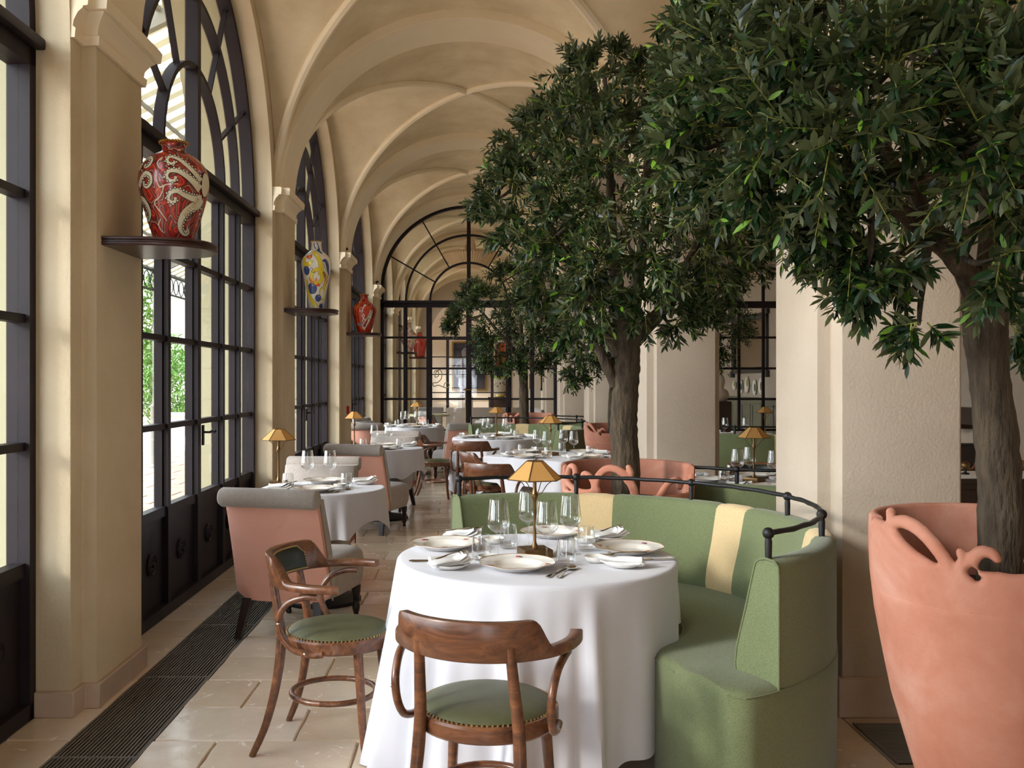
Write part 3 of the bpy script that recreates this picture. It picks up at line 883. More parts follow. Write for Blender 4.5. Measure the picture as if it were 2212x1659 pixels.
def square_drop(half, rad, lim, rot=0, seat=None, mn=.2):
    def L(th):
        c = max(abs(math.cos(th-rot)), abs(math.sin(th-rot))); d = half/c*.98-rad(th); d = max(mn, min(lim, d))
        def sm(x): x = max(0, min(1, x)); return x*x*(3-2*x)
        a = math.degrees(th) % 360
        for s0, s1, dm in (seat or ()):
            m_ = (s0+s1)/2; hw = (s1-s0)/2; q = abs((a-m_+180) % 360-180)
            k = 1-sm((q-hw+10)/20); d = lerp(d, min(d, dm), k)
        return d
    return L
def make_table(x, y, rad, half, seed, label, clabel, lim=.70, rot=0, seat=None, top_shape='round', group='tables laid with white cloths', folds=(9, 17), amp=.028, mn=.2, tuck=None):
    t = thing('dining_table', label, 'table', (x, y, 0), 0)
    MB().lathe([(.25, 0), (.25, .02), (.20, .035), (.07, .06), (.045, .1), (.045, .68), (.12, .70)], 24).build('pedestal', 'iron', t)
    rm = [rad(2*PI*i/72)*.985 for i in range(72)]
    MB().prism([(r*math.cos(2*PI*i/72), r*math.sin(2*PI*i/72)) for i, r in enumerate(rm)], .70, .738).build('table_top', 'brown_wood', t)
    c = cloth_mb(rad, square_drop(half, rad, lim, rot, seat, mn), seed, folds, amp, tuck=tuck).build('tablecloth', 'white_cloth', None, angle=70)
    c.location = (x, y, 0); tag(c, clabel, 'tablecloth')
    return t
def rnd(r): return lambda th: r
def sq(h, rot):
    def f(th):
        n = 26; c, s = abs(math.cos(th-rot)), abs(math.sin(th-rot)); return h/((c**n+s**n)**(1/n))
    return f

# ------------------------------------------------------------------ terracotta pot with scrolled rim
POT = [(.150, 0), (.185, .2), (.222, .33), (.252, .43), (.284, .55), (.305, .67), (.328, .80), (.339, .92), (.340, 1.0), (.338, 1.06)]
def pot_r(z):
    for (r0, z0), (r1, z1) in zip(POT[:-1], POT[1:]):
        if z <= z1: return lerp(r0, r1, (z-z0)/(z1-z0))
    return POT[-1][0]
def make_pot(deep=False):
    """scrolled front faces -y"""
    t = thing('terracotta_pot', '', 'pot')
    LO = .80 if deep else .857
    TH = .031; SP = .46; RM = .338
    def P3(th, r, z): return (r*math.sin(th), -r*math.cos(th), z)
    def top(th): return LO if abs(th) < SP/RM else 1.055
    ths = []
    N = 120; e = SP/RM
    ths = sorted([-PI+2*PI*i/N for i in range(N)] + [-e-.004, -e+.004, e-.004, e+.004]); N = len(ths)
    rows = []
    zf = [0, .06, .2, .35, .5, .62, .74, .84, .91, .965, 1.0]
    for f in zf: rows.append([P3(th, pot_r(f*top(th)), f*top(th)) for th in ths])
    for q, dz in ((.15, .007), (.5, .011), (.85, .007)): rows.append([P3(th, pot_r(top(th))-TH*q, top(th)+dz) for th in ths])
    for f in (1.0, .95): rows.append([P3(th, pot_r(f*top(th))-TH, f*top(th)) for th in ths])
    rows.append([P3(th, pot_r(.78)-TH, .78) for th in ths])
    mb = MB(); v = [p for r in rows for p in r]; f = []
    for j in range(len(rows)-1):
        for i in range(N): f.append((j*N+i, j*N+(i+1) % N, (j+1)*N+(i+1) % N, (j+1)*N+i))
    f.append(tuple(range(N-1, -1, -1))); mb.add(v, f); mb.build('pot_body', 'terracotta', t, angle=50)
    # openwork rim: one blended clay sheet cut from scroll strokes
    h = .0055; S = np.arange(-SP-.03, SP+.03+h/2, h); Z = np.arange(LO-.008, 1.115, h)
    SS, ZZ = np.meshgrid(S, Z); A = SS if deep else np.abs(SS)
    def cap(d, pts, rad):
        out = np.full(SS.shape, 9.0)
        for (p, q, r0, r1) in zip(pts[:-1], pts[1:], rad[:-1], rad[1:]):
            px, pz = p; dx, dz = q[0]-px, q[1]-pz
            k = np.clip(((A-px)*dx+(ZZ-pz)*dz)/(dx*dx+dz*dz+1e-12), 0, 1)
            out = np.minimum(out, np.hypot(A-px-k*dx, ZZ-pz-k*dz)-(r0+(r1-r0)*k))
        return smin(d, out, .014)
    def smin(a, b, k):
        q = np.clip(.5+.5*(b-a)/k, 0, 1); return b+(a-b)*q-k*q*(1-q)
    base = np.interp(A, [0, .03, .07, .13, .16, .20, .25, .30, .335, .37, .6], [.962, .965, .963, .962, .958, .972, .992, 1.018, 1.045, 1.056, 1.056])
    if deep: base = np.interp(np.abs(SS), [0, .40, .44, .47, .6], [.915, .915, .96, 1.056, 1.056])
    D = (ZZ-base)*.9
    sm = lambda pts, n=5: [(q.x, q.z) for q in smooth_path([(a_, 0, b_) for a_, b_ in pts], n)]
    def stroke(D, pts, r):
        pp = sm(pts); rr = list(np.interp(np.linspace(0, 1, len(pp)), np.linspace(0, 1, len(r)), r)); return cap(D, pp, rr)
    if not deep:
        D = stroke(D, [(.36, 1.045), (.325, 1.062), (.285, 1.066), (.24, 1.052), (.20, 1.022), (.17, .988), (.15, .962)], [.016, .018, .020, .020, .019, .019, .017])
        D = stroke(D, [(.352, 1.06), (.356, 1.088)], [.013, .012])
        D = stroke(D, [(.123, .96), (.119, .99), (.124, 1.006)], [.015, .013, .012])
        D = stroke(D, [(.10, .95), (.097, .985), (.076, 1.012), (.050, 1.012), (.036, .998)], [.018, .018, .017, .015, .011])
        hole = np.minimum(np.hypot((A-.094), (ZZ-.957)*.9)-.0125, np.hypot((A-.084)*.8, (ZZ-.944))-.0085)
        D = np.maximum(D, -hole)
    else:
        for q, r in (([(-.43, .93), (-.427, 1.0), (-.425, 1.05)], [.018, .015, .014]),
                     ([(-.395, .93), (-.385, .99), (-.355, 1.055), (-.315, 1.06), (-.300, 1.02), (-.325, .99)], [.018, .018, .018, .016, .014, .012]),
                     ([(-.42, .975), (-.36, .95), (-.29, .925), (-.22, .92), (-.15, .935)], [.016, .018, .018, .018, .018]),
                     ([(-.16, .93), (-.172, .98), (-.20, 1.02), (-.232, 1.03), (-.24, 1.01)], [.018, .017, .016, .015, .014]),
                     ([(-.165, .94), (-.15, 1.01), (-.105, 1.062), (-.05, 1.062), (.0, 1.02), (.03, .96), (.04, .91)], [.02, .021, .022, .022, .022, .022, .02]),
                     ([(.005, 1.0), (.02, 1.045), (.008, 1.078)], [.018, .016, .014]),
                     ([(.17, .91), (.21, .97), (.27, 1.0), (.31, .98), (.30, .95)], [.02, .018, .018, .016, .014])): D = stroke(D, q, r)
    D = np.maximum(D, np.abs(SS)-SP-.02)
    W = .016; T = TH/2+.0003
    nS, nZ = len(S), len(Z); key = {}; Vf = []; Fr = []; bk = {}
    def vert(i, j):
        if (i, j) not in key:
            d = max(0, -D[j, i]); q = min(1, d/W); hh = T*math.sqrt(max(0, 1-(1-q)**2)); key[(i, j)] = len(Vf); Vf.append((S[i], Z[j], hh))
        return key[(i, j)]
    def edge(a_, b_):
        k = (min(a_, b_), max(a_, b_))
        if k not in key:
            (i0, j0), (i1, j1) = k; d0, d1 = D[j0, i0], D[j1, i1]; u = d0/(d0-d1); key[k] = len(Vf); Vf.append((S[i0]+(S[i1]-S[i0])*u, Z[j0]+(Z[j1]-Z[j0])*u, 0.0))
        return key[k]
    for j in range(nZ-1):
        for i in range(nS-1):
            cs = [(i, j), (i+1, j), (i+1, j+1), (i, j+1)]; ins = [D[c[1], c[0]] < 0 for c in cs]
            if not any(ins): continue
            poly = []
            for k in range(4):
                if ins[k]: poly.append(vert(*cs[k]))
                if ins[k] != ins[(k+1) % 4]: poly.append(edge(cs[k], cs[(k+1) % 4]))
            if len(poly) >= 3: Fr.append(tuple(poly))
    mb = MB(); n = len(Vf); v1, v2, mp = [], [], {}
    for k, (s_, z_, hh) in enumerate(Vf):
        rc_ = pot_r(min(1.06, z_))-T; th = s_/RM; v1.append(P3(th, rc_+hh, z_))
    for k, (s_, z_, hh) in enumerate(Vf):
        if hh > 0: mp[k] = n+len(v2); v2.append(P3(s_/RM, pot_r(min(1.06, z_))-T-hh, z_))
        else: mp[k] = k
    mb.add(v1+v2, Fr+[tuple(mp[q] for q in reversed(f_)) for f_ in Fr]); mb.build('scrolled_rim', 'terracotta', t, angle=70)
    MB().lathe([(.001, .845), (.15, .85), (.27, .842), (pot_r(.84)-TH*.8, .83)], 40).build('soil', 'soil', t)
    return t

# ------------------------------------------------------------------ table lamp
def make_lamp():
    t = thing('table_lamp', '', 'lamp')
    MB().box(-.058, .058, -.058, .058, 0, .03).build('base', 'brass', t, bevel=.003)
    MB().lathe([(.012, .03), (.013, .04), (.008, .05), (.0065, .06), (.0065, .215), (.010, .225), (.014, .235), (.0135, .245), (.009, .255), (.0075, .27), (.0065, .33), (.004, .345)], 14).build('stem', 'brass', t)
    n = 6; r0, r1, z0, z1 = .113, .034, .305, .377
    cr = lambda k, r: (r*math.cos(2*PI*k/n), r*math.sin(2*PI*k/n))
    e = MB()
    for k in range(n):
        a, b = cr(k, r0), cr(k+1, r0); c, d = cr(k+1, r1), cr(k, r1)
        e.tube([(a[0], a[1], z0), (d[0], d[1], z1)], .0022, 5); e.tube([(a[0], a[1], z0), (b[0], b[1], z0)], .0022, 5); e.tube([(c[0], c[1], z1), (d[0], d[1], z1)], .0022, 5)
    sh = e.build('lamp_shade', 'shade_edge', t)
    for k in range(n):
        a, b = cr(k, r0), cr(k+1, r0); c, d = cr(k+1, r1), cr(k, r1); q = .985
        v = [(a[0], a[1], z0), (b[0], b[1], z0), (c[0], c[1], z1), (d[0], d[1], z1)]
        w = [(x*q, y*q, z) for x, y, z in v]
        MB().add(v+w, [(0, 1, 2, 3), (7, 6, 5, 4), (0, 4, 5, 1), (1, 5, 6, 2), (2, 6, 7, 3), (3, 7, 4, 0)]).build('shade_panel', 'lamp_shade', sh, smooth=False)
    for k in range(4):
        a = PI/4+k*PI/2; ca, sa = math.cos(a), math.sin(a)
        MB().tube(smooth_path([(.006*ca, .006*sa, .242), (.03*ca, .03*sa, .25), (.055*ca, .055*sa, .285), (.085*ca, .085*sa, .306)], 4), .0018, 5).build('shade_arm', 'shade_edge', t)
    MB().ball((0, 0, .325), .018, 10).build('bulb', 'white_wall_lamp', t)
    return t

# ------------------------------------------------------------------ tableware
def make_plate():
    t = thing('dinner_plate', '', 'plate')
    prof = [(.001, .004), (.07, .004), (.078, .007), (.088, .018), (.10, .022), (.138, .0265), (.1405, .028), (.138, .0245), (.10, .015), (.085, .002), (.06, 0), (.001, 0)]
    n = 96; rings = []
    for r, z in prof:
        k = max(0, (r-.1)/.04)*.72; rings.append([((r+k*.0042*(abs(math.sin(4*a))*2-1))*math.cos(a), (r+k*.0042*(abs(math.sin(4*a))*2-1))*math.sin(a), z+.0012*k*math.cos(8*a)) for a in (2*PI*i/n for i in range(n))])
    MB().loft(rings, True, False).build('plate_body', 'china', t, angle=60)
    pts = [((.1412+.0030*(abs(math.sin(4*a))*2-1))*math.cos(a), (.1412+.0030*(abs(math.sin(4*a))*2-1))*math.sin(a), .0285+.0009*math.cos(8*a)) for a in (2*PI*i/n for i in range(n+1))]
    MB().tube(pts, .0011, 5).build('rim_line', 'china_rim', t)
    def flower(a, r, m, s=1):
        f = MB(); c = (r*math.cos(a), r*math.sin(a))
        for k in range(5):
            b = 2*PI*k/5; f.lathe([(.0055*s, 0), (.004*s, .0012), (.0005, .0016)], 8, (c[0]+.007*s*math.cos(b), c[1]+.007*s*math.sin(b), .0235))
        f.build('flower_motif', m, t)
        MB().tube([(c[0], c[1], .0245), (c[0]+.008, c[1]-.012, .024), (c[0]+.016, c[1]-.014, .024)], [.0018, .0022, .0008], 5).build('leaf_motif', 'stem_green', t)
    flower(PI/2-.1, .113, 'petal', 1.1); flower(PI+.5, .115, 'petal', .8); flower(-.3, .115, 'petal_orange', .8)
    return t
def make_wine():
    t = thing('wine_glass', '', 'glass')
    MB().lathe([(.0365, .0), (.0365, .0015), (.02, .004), (.006, .010), (.0036, .02), (.0034, .085), (.005, .098), (.012, .104), (.028, .113), (.041, .126), (.0445, .138), (.043, .16), (.0345, .235), (.0338, .235), (.0422, .16), (.0436, .138), (.04, .1275), (.027, .115), (.001, .106)], 40).build('glass_body', 'drink_glass', t, angle=60)
    return t
def make_tumbler():
    t = thing('water_tumbler', '', 'glass')
    MB().lathe([(.001, 0), (.028, 0), (.036, .006), (.0385, .02), (.0385, .04), (.033, .098), (.0322, .098), (.0376, .04), (.0376, .021), (.034, .012), (.001, .010)], 36).build('glass_body', 'drink_glass', t, angle=60)
    return t
def make_side_plate():
    t = thing('bread_plate', '', 'plate')
    n = 64; prof = [(.001, .004), (.042, .004), (.052, .012), (.072, .018), (.074, .019), (.072, .0165), (.05, .003), (.03, 0), (.001, 0)]
    rings = [[((r+max(0, (r-.05)/.024)*.0022*math.cos(8*a))*math.cos(a), (r+max(0, (r-.05)/.024)*.0022*math.cos(8*a))*math.sin(a), z) for a in (2*PI*i/n for i in range(n))] for r, z in prof]
    MB().loft(rings, True, False).build('plate_body', 'china', t, angle=60); return t
def make_bowl():
    t = thing('butter_dish', '', 'dish')
    MB().lathe([(.001, .004), (.026, .005), (.038, .016), (.042, .024), (.0435, .024), (.040, .014), (.03, .001), (.001, 0)], 32, caps=False).build('dish_body', 'china', t, angle=60); return t
def make_napkin():
    t = thing('folded_napkin', '', 'napkin')
    for k in range(3):   # stacked folds, slightly turned and puffed
        def fn(a, b, k=k):
            x = lerp(-.075, .085-.012*k, a)-.004*k; y = lerp(-.038, .038, b)*(1-.1*a)
            z = .011+.005*k+.004*math.sin(PI*a)*(1+.3*k)+.003*math.cos(3*PI*b)+.016*max(0, (a-.72)/.28)**1.4*(1+.3*k)
            if a < .05 or b < .06 or b > .94: z -= .006
            return (x, y, z)
        MB().grid(fn, 18, 11).build('fold', 'napkin_cloth', t)
    rl = MB(); rings = []
    for i in range(14):
        a = i/13; x = lerp(-.07, .088, a); rings.append([(x, .030+.0135*math.cos(w), .027+.011*math.sin(w)+.010*max(0, (a-.6)/.4)) for w in (2*PI*q/12 for q in range(12))])
    rl.loft(rings); rl.build('rolled_edge', 'napkin_cloth', t)
    return t
def make_fork():
    t = thing('fork', '', 'cutlery'); mb = MB()
    rings = []
    for x, w, h, z in ((-.095, .006, .0018, .003), (-.085, .009, .002, .003), (-.05, .006, .0022, .004), (-.01, .0032, .002, .007), (.03, .003, .002, .008), (.045, .006, .0016, .006), (.055, .0115, .0012, .004), (.062, .012, .0012, .003)):
        rings.append([(x, -w, z), (x, -w*.5, z+h), (x, w*.5, z+h), (x, w, z), (x, w*.5, z-h*.6), (x, -w*.5, z-h*.6)])
    mb.loft(rings)
    for k in range(4):
        y = -.0095+k*.00633; mb.tube([(.061, y, .003), (.08, y, .004), (.1, y*.95, .009)], [.0018, .0017, .0008], 6)
    mb.build('fork_body', 'steel', t); return t
def make_spoon():
    t = thing('spoon', '', 'cutlery'); mb = MB(); rings = []
    for x, w, h, z in ((-.095, .006, .0018, .003), (-.085, .009, .002, .003), (-.05, .006, .0022, .004), (-.01, .0032, .002, .008), (.03, .003, .002, .010), (.045, .007, .0014, .008), (.056, .016, .0014, .006), (.072, .0215, .0014, .005), (.088, .019, .0014, .006), (.099, .010, .0012, .009), (.103, .002, .001, .011)):
        d = min(.006, w*.28)
        rings.append([(x, -w, z), (x, -w*.5, z-d*.8+h), (x, w*.5, z-d*.8+h), (x, w, z), (x, w*.5, z-d-h*.6), (x, -w*.5, z-d-h*.6)])
    mb.loft(rings); mb.v = [(x, y, max(z, .0005)) for x, y, z in mb.v]
    mb.build('spoon_body', 'steel', t); return t
def make_knife():
    t = thing('knife', '', 'cutlery'); rings = []
    for x, w0, w1, h in ((-.11, -.005, .005, .0025), (-.1, -.0085, .0085, .0045), (-.05, -.006, .006, .004), (-.012, -.0055, .0055, .0035), (-.008, -.008, .008, .0025), (0, -.008, .008, .0012), (.06, -.010, .007, .0010), (.09, -.009, .006, .0009), (.108, -.002, .005, .0007)):
        rings.append([(x, w0, .004), (x, (w0+w1)/2, .004+h), (x, w1, .004), (x, (w0+w1)/2, .004-h*.8)])
    MB().loft(rings).build('knife_body', 'steel', t); return t
# ------------------------------------------------------------------ olive trees
LV = np.array([(0, 0, 0), (.33, .13, .025), (.33, 0, 0), (.33, -.13, .025), (.70, .115, .0), (.70, 0, -.02), (.70, -.115, .0), (1, 0, -.07)])
LF = [(0, 2, 1), (0, 3, 2), (1, 2, 5, 4), (2, 3, 6, 5), (4, 5, 7), (5, 6, 7)]
def leaf_frames(pos, d, nrm):
    d = d/np.linalg.norm(d, axis=1, keepdims=True)
    y = np.cross(nrm, d); y /= np.linalg.norm(y, axis=1, keepdims=True)+1e-9
    z = np.cross(d, y); return d, y, z
def leaves_mesh(name, pos, d, y, z, L, m):
    n = len(pos); V = (pos[:, None, :]+L[:, None, None]*(LV[None, :, 0:1]*d[:, None, :]+LV[None, :, 1:2]*y[:, None, :]+LV[None, :, 2:3]*z[:, None, :])).reshape(-1, 3)
    me = bpy.data.meshes.new(name)
    loops = []; starts = []; s = 0
    base = np.concatenate([np.array(f) for f in LF]); tot = np.array([len(f) for f in LF]); st = np.concatenate([[0], np.cumsum(tot)[:-1]])
    me.vertices.add(len(V)); me.vertices.foreach_set('co', V.ravel())
    me.loops.add(len(base)*n); me.loops.foreach_set('vertex_index', (base[None, :]+8*np.arange(n)[:, None]).ravel())
    me.polygons.add(len(LF)*n)
    me.polygons.foreach_set('loop_start', (st[None, :]+len(base)*np.arange(n)[:, None]).ravel())
    me.update(calc_edges=True); me.validate()
    me.materials.append(MAT[m]); me.shade_smooth(); return me
def make_tree(name, label, origin, trunk, limbs, clusters, leaf_len, per_twig, n_single, seed, twig_len=1.0, olives=0, group=None, twig_parts=True, leaf_mat='leaf'):
    """trunk: [(x,y,z,r)]; limbs: list of such lists; clusters: [(x,y,z,r,n_twigs)] relative to origin"""
    R = np.random.default_rng(seed); rr = random.Random(seed)
    t = thing(name, label, 'tree', origin, 0, group)
    def wob(pts, n, r):
        sp = smooth_path([p[:3] for p in pts], n); rad = list(np.interp(np.linspace(0, 1, len(sp)), np.linspace(0, 1, len(pts)), [p[3] for p in pts]))
        return sp, [q*(1+r*rr.uniform(-1, 1)) for q in rad]
    sp, rad = wob(trunk, 8, .045); MB().tube(sp, rad, 16).build('trunk', 'bark', t, angle=80)
    for lb in limbs:
        sp, rad = wob(lb, 6, .06); MB().tube(sp, rad, 10).build('branch', 'bark', t, angle=80)
    nodes = [Vector(p[:3]) for lb in limbs for p in lb[1:]] + [Vector(trunk[-1][:3])]
    ctr = np.mean([c[:3] for c in clusters], axis=0)
    PO = []; DI = []; NO = []; LE = []; tw = MB(); fruit = []
    bl = MB()
    for cx, cy, cz, cr, nt in clusters:
        C = np.array((cx, cy, cz)); Cv = Vector(C)
        nb = min(nodes, key=lambda q: (q-Cv).length)
        mid = (nb+Cv)/2+Vector((rr.uniform(-.05, .05), rr.uniform(-.05, .05), -.04))
        bl.tube(smooth_path([nb, mid, Cv], 5), list(np.linspace(.013, .005, 11)), 6)
        out = C-ctr; out = out/(np.linalg.norm(out)+1e-6)
        for k in range(int(nt)):
            d = R.normal(size=3); d /= np.linalg.norm(d); d = d+.75*out+np.array((0, 0, .15)); d /= np.linalg.norm(d)
            a = C+d*cr*.12+R.normal(size=3)*cr*.12; b = C+d*cr*R.uniform(.75, 1.12)*twig_len
            droop = np.array((0, 0, -1))*cr*R.uniform(-.05, .28)
            m_ = per_twig; ts = np.linspace(.18, 1, m_)
            pts = a[None]+(b-a)[None]*ts[:, None]+droop[None]*(ts**2)[:, None]
            tan = (b-a)[None]+2*droop[None]*ts[:, None]; tan /= np.linalg.norm(tan, axis=1, keepdims=True)
            side = np.cross(tan, R.normal(size=3)); side /= np.linalg.norm(side, axis=1, keepdims=True)+1e-9
            side2 = np.cross(tan, side)
            alt = (np.arange(m_) % 2)[:, None]; s0 = np.where(alt, side, side2)
            for sg in (-1, 1):
                dd = tan*R.uniform(.45, .95, (m_, 1))+sg*s0*R.uniform(.6, 1.0, (m_, 1))+R.normal(size=(m_, 3))*.18
                PO.append(pts); DI.append(dd); nn = np.array((0, 0, 1.0))[None]*.9+R.normal(size=(m_, 3))*.55; NO.append(nn)
                LE.append(leaf_len*R.uniform(.62, 1.2, m_)*(1-.35*(ts > .9)))
            PO.append(pts[-1:]); DI.append(tan[-1:]); NO.append(np.array([[0, 0, 1.0]])+R.normal(size=(1, 3))*.4); LE.append(np.array([leaf_len*.8]))
            if twig_parts:
                q = [Vector(a), Vector(a+(b-a)*.5+droop*.25), Vector(b+droop)]; tw.tube(q, [.0026, .002, .0012], 4, False)
            if olives and R.uniform() < olives: fruit.append(pts[int(m_*.5)]+side[0]*.012-np.array((0, 0, .012)))
    bl.build('small_branches', 'bark', t, kind='stuff')
    if twig_parts: tw.build('twigs', 'twig', t, kind='stuff')
    PO = np.concatenate(PO); DI = np.concatenate(DI); NO = np.concatenate(NO); LE = np.concatenate(LE)
    d, y, z = leaf_frames(PO, DI, NO)
    keep = np.ones(len(PO), bool)
    if n_single:
        w = PO+np.array(origin)[None]; depth = w[:, 1]
        px = 1021+2000*w[:, 0]/np.maximum(depth, .1); py = 825-2000*(w[:, 2]-EYE)/np.maximum(depth, .1)
        ok = (px > 20) & (px < 2192) & (py > 15) & (py < 1640) & (depth > .5)
        sc = np.where(ok, LE/depth, 0); ids = np.argsort(-sc)[:n_single]
        lm = bpy.data.meshes.new('leaf'); lm.from_pydata([tuple(p) for p in LV], [], LF); lm.materials.append(MAT[leaf_mat]); lm.shade_smooth()
        for i in ids:
            o = link('leaf', lm, t); L = float(LE[i])
            M = Matrix(((d[i][0]*L, y[i][0]*L, z[i][0]*L, PO[i][0]), (d[i][1]*L, y[i][1]*L, z[i][1]*L, PO[i][1]), (d[i][2]*L, y[i][2]*L, z[i][2]*L, PO[i][2]), (0, 0, 0, 1)))
            o.matrix_local = M
        keep[ids] = False
    me = leaves_mesh('foliage', PO[keep], d[keep], y[keep], z[keep], LE[keep], leaf_mat)
    link('foliage', me, t, kind='stuff')
    om = None
    for p in fruit:
        if om is None: o = MB().ball((0, 0, 0), .0095, 10, 1.3).build('olive', 'olive_fruit', t); om = o.data
        else: o = link('olive', om, t)
        o.location = tuple(p)
    return t, len(PO)
# ------------------------------------------------------------------ wall shelves and painted vases
def m_swirl(name, stops, sc=9, freq=5, dist=1.6):
    m = bpy.data.materials.new(name); t = NT(m); b = t.b
    n1 = t.noise(t.coord((1, 1, .7)), sc, 1.5, .4, dist)
    mu = t.n('Math', operation='MULTIPLY'); t.l(n1, mu.inputs[0]); mu.inputs[1].default_value = freq
    fr = t.n('Math', operation='FRACT'); t.l(mu.outputs[0], fr.inputs[0])
    t.l(t.ramp(fr.outputs[0], stops, 'CONSTANT'), b.inputs['Base Color'])
    b.inputs['Roughness'].default_value = .22; b.inputs['Coat Weight'].default_value = .3
    MAT[name] = m
m_swirl('vase_red', [(0, (120, 22, 24)), (.16, (168, 38, 30)), (.40, (206, 84, 34)), (.5, (150, 32, 28)), (.66, (96, 18, 22)), (.76, (92, 78, 66)), (.84, (150, 34, 30)), (.93, (220, 206, 172)), (.965, (110, 20, 22))], 7, 7, 1.3)
m_swirl('vase_redorange', [(0, (170, 40, 30)), (.35, (190, 56, 32)), (.6, (150, 30, 28)), (.9, (216, 96, 40))], 4, 3, .8)
m_swirl('vase_white', [(0, (228, 220, 204)), (.6, (224, 216, 198))], 4, 2, .5)
m_swirl('vase_mixed', [(0, (206, 200, 184)), (.3, (214, 78, 40)), (.5, (206, 200, 184)), (.62, (120, 50, 44)), (.74, (206, 200, 184)), (.86, (190, 180, 50)), (.94, (206, 200, 184))], 8, 3, 1.2)

class Vase:
    def __init__(s, prof):
        pp = smooth_path([(r, 0, z) for r, z in prof], 6); s.p = [(max(.001, q.x), q.z) for q in pp]
    def r(s, z):
        zs = [q[1] for q in s.p]; return float(np.interp(z, zs, [q[0] for q in s.p]))
    def pt(s, a, z, off=.0):   # a measured from the front (-y), z height
        r = s.r(z)+off; return (r*math.sin(a), -r*math.cos(a), z)
    def body(s, m, t): return MB().lathe(s.p, 64).build('vase_body', m, t, angle=70)
    def ribbon(s, name, m, t, pts, w, off=.0015, n=8):
        """strip painted on: pts (arc metres from the front, z)"""
        pp = smooth_path([(a, 0, z) for a, z in pts], n); k = len(pp)
        ww = list(np.interp(np.linspace(0, 1, k), np.linspace(0, 1, len(w)), w)) if hasattr(w, '__len__') else [w]*k
        A, B = [], []
        for i in range(k):
            d = pp[min(i+1, k-1)]-pp[max(i-1, 0)]; d.normalize(); nx, nz = -d.z, d.x
            for L, sg in ((A, 1), (B, -1)):
                a = pp[i].x+sg*nx*ww[i]/2; z = pp[i].z+sg*nz*ww[i]/2; L.append(s.pt(a/max(.03, s.r(pp[i].z)), z, off))
        mb = MB(); mb.add(A+B, [(i, i+1, k+i+1, k+i) for i in range(k-1)]); return mb if name is None else mb.build(name, m, t)
    def disc_mb(s, mb, a, z, rx, rz=None, off=.002, n=16):
        rz = rz or rx; c = s.pt(a/max(.03, s.r(z)), z, off+.0006); ring = [s.pt((a+rx*math.cos(2*PI*i/n))/max(.03, s.r(z)), z+rz*math.sin(2*PI*i/n), off) for i in range(n)]
        return mb.add([c]+ring, [(0, 1+i, 1+(i+1) % n) for i in range(n)])
    def disc(s, name, m, t, *a, **k): return s.disc_mb(MB(), *a, **k).build(name, m, t)
    def text(s, name, m, t, txt, a0, z0, size, ang, off=.0025):
        cu = bpy.data.curves.new('txt', 'FONT'); cu.body = txt; cu.size = size; cu.resolution_u = 2; cu.space_character = 1.25
        o = bpy.data.objects.new('txt', cu); COL.objects.link(o); dg = bpy.context.evaluated_depsgraph_get(); dg.update()
        me = bpy.data.meshes.new_from_object(o.evaluated_get(dg)); bpy.data.objects.remove(o); ca, sa = math.cos(ang), math.sin(ang)
        for v in me.vertices:
            x, y = v.co.x, v.co.y; a = a0+x*ca-y*sa; z = z0+x*sa+y*ca; v.co = s.pt(a/max(.03, s.r(z)), z, off)
        me.materials.clear(); me.materials.append(MAT[m]); return link(name, me, t)
SHZ = 2.095
def make_shelf(y, label):
    """local: wall at x=0, shelf grows towards +x"""
    t = thing('wall_shelf', label, 'shelf', (XLP, y, SHZ), 0, 'half-round wooden wall shelves')
    def out(a, b, n=40): return [(0, -b)] + [(a*math.copysign(abs(math.sin(th))**.75, 1), -b*math.copysign(abs(math.cos(th))**.75, math.cos(th))) for th in (PI*k/n for k in range(1, n))] + [(0, b)]
    rings = []
    for z, d in ((-.040, -.018), (-.040, -.004), (-.034, 0), (-.026, 0), (-.022, -.006), (-.016, -.006), (-.012, .002), (-.004, .002), (0, -.003)):
        rings.append([(max(0, x+d if x > 0 else 0), y_*(1+d/.25), z) for x, y_ in out(.44, .25)])
    MB().loft(rings).build('board', 'shelf_wood', t, angle=40)
    return t
def vase_thing(label, x, y, rz_to_cam=True):
    rz = math.atan2(-x, y) if rz_to_cam else 0
    return thing('painted_vase', label, 'vase', (x, y, SHZ), -rz*-1 if False else math.atan2(-x, y), 'painted vases on wall shelves')
make_shelf(4.40, 'dark wooden half-round shelf on the nearest pier, under the red swirled vase')
make_shelf(8.42, 'dark half-round shelf under the white, yellow and blue vase')
make_shelf(12.44, 'dark half-round shelf under the red and orange vase with a cream banner')
make_shelf(20.46, 'thin dark shelf beyond the glazed doors, under the white and orange vase')
make_shelf(24.48, 'thin dark shelf beyond the glazed doors, under the dull red vase')

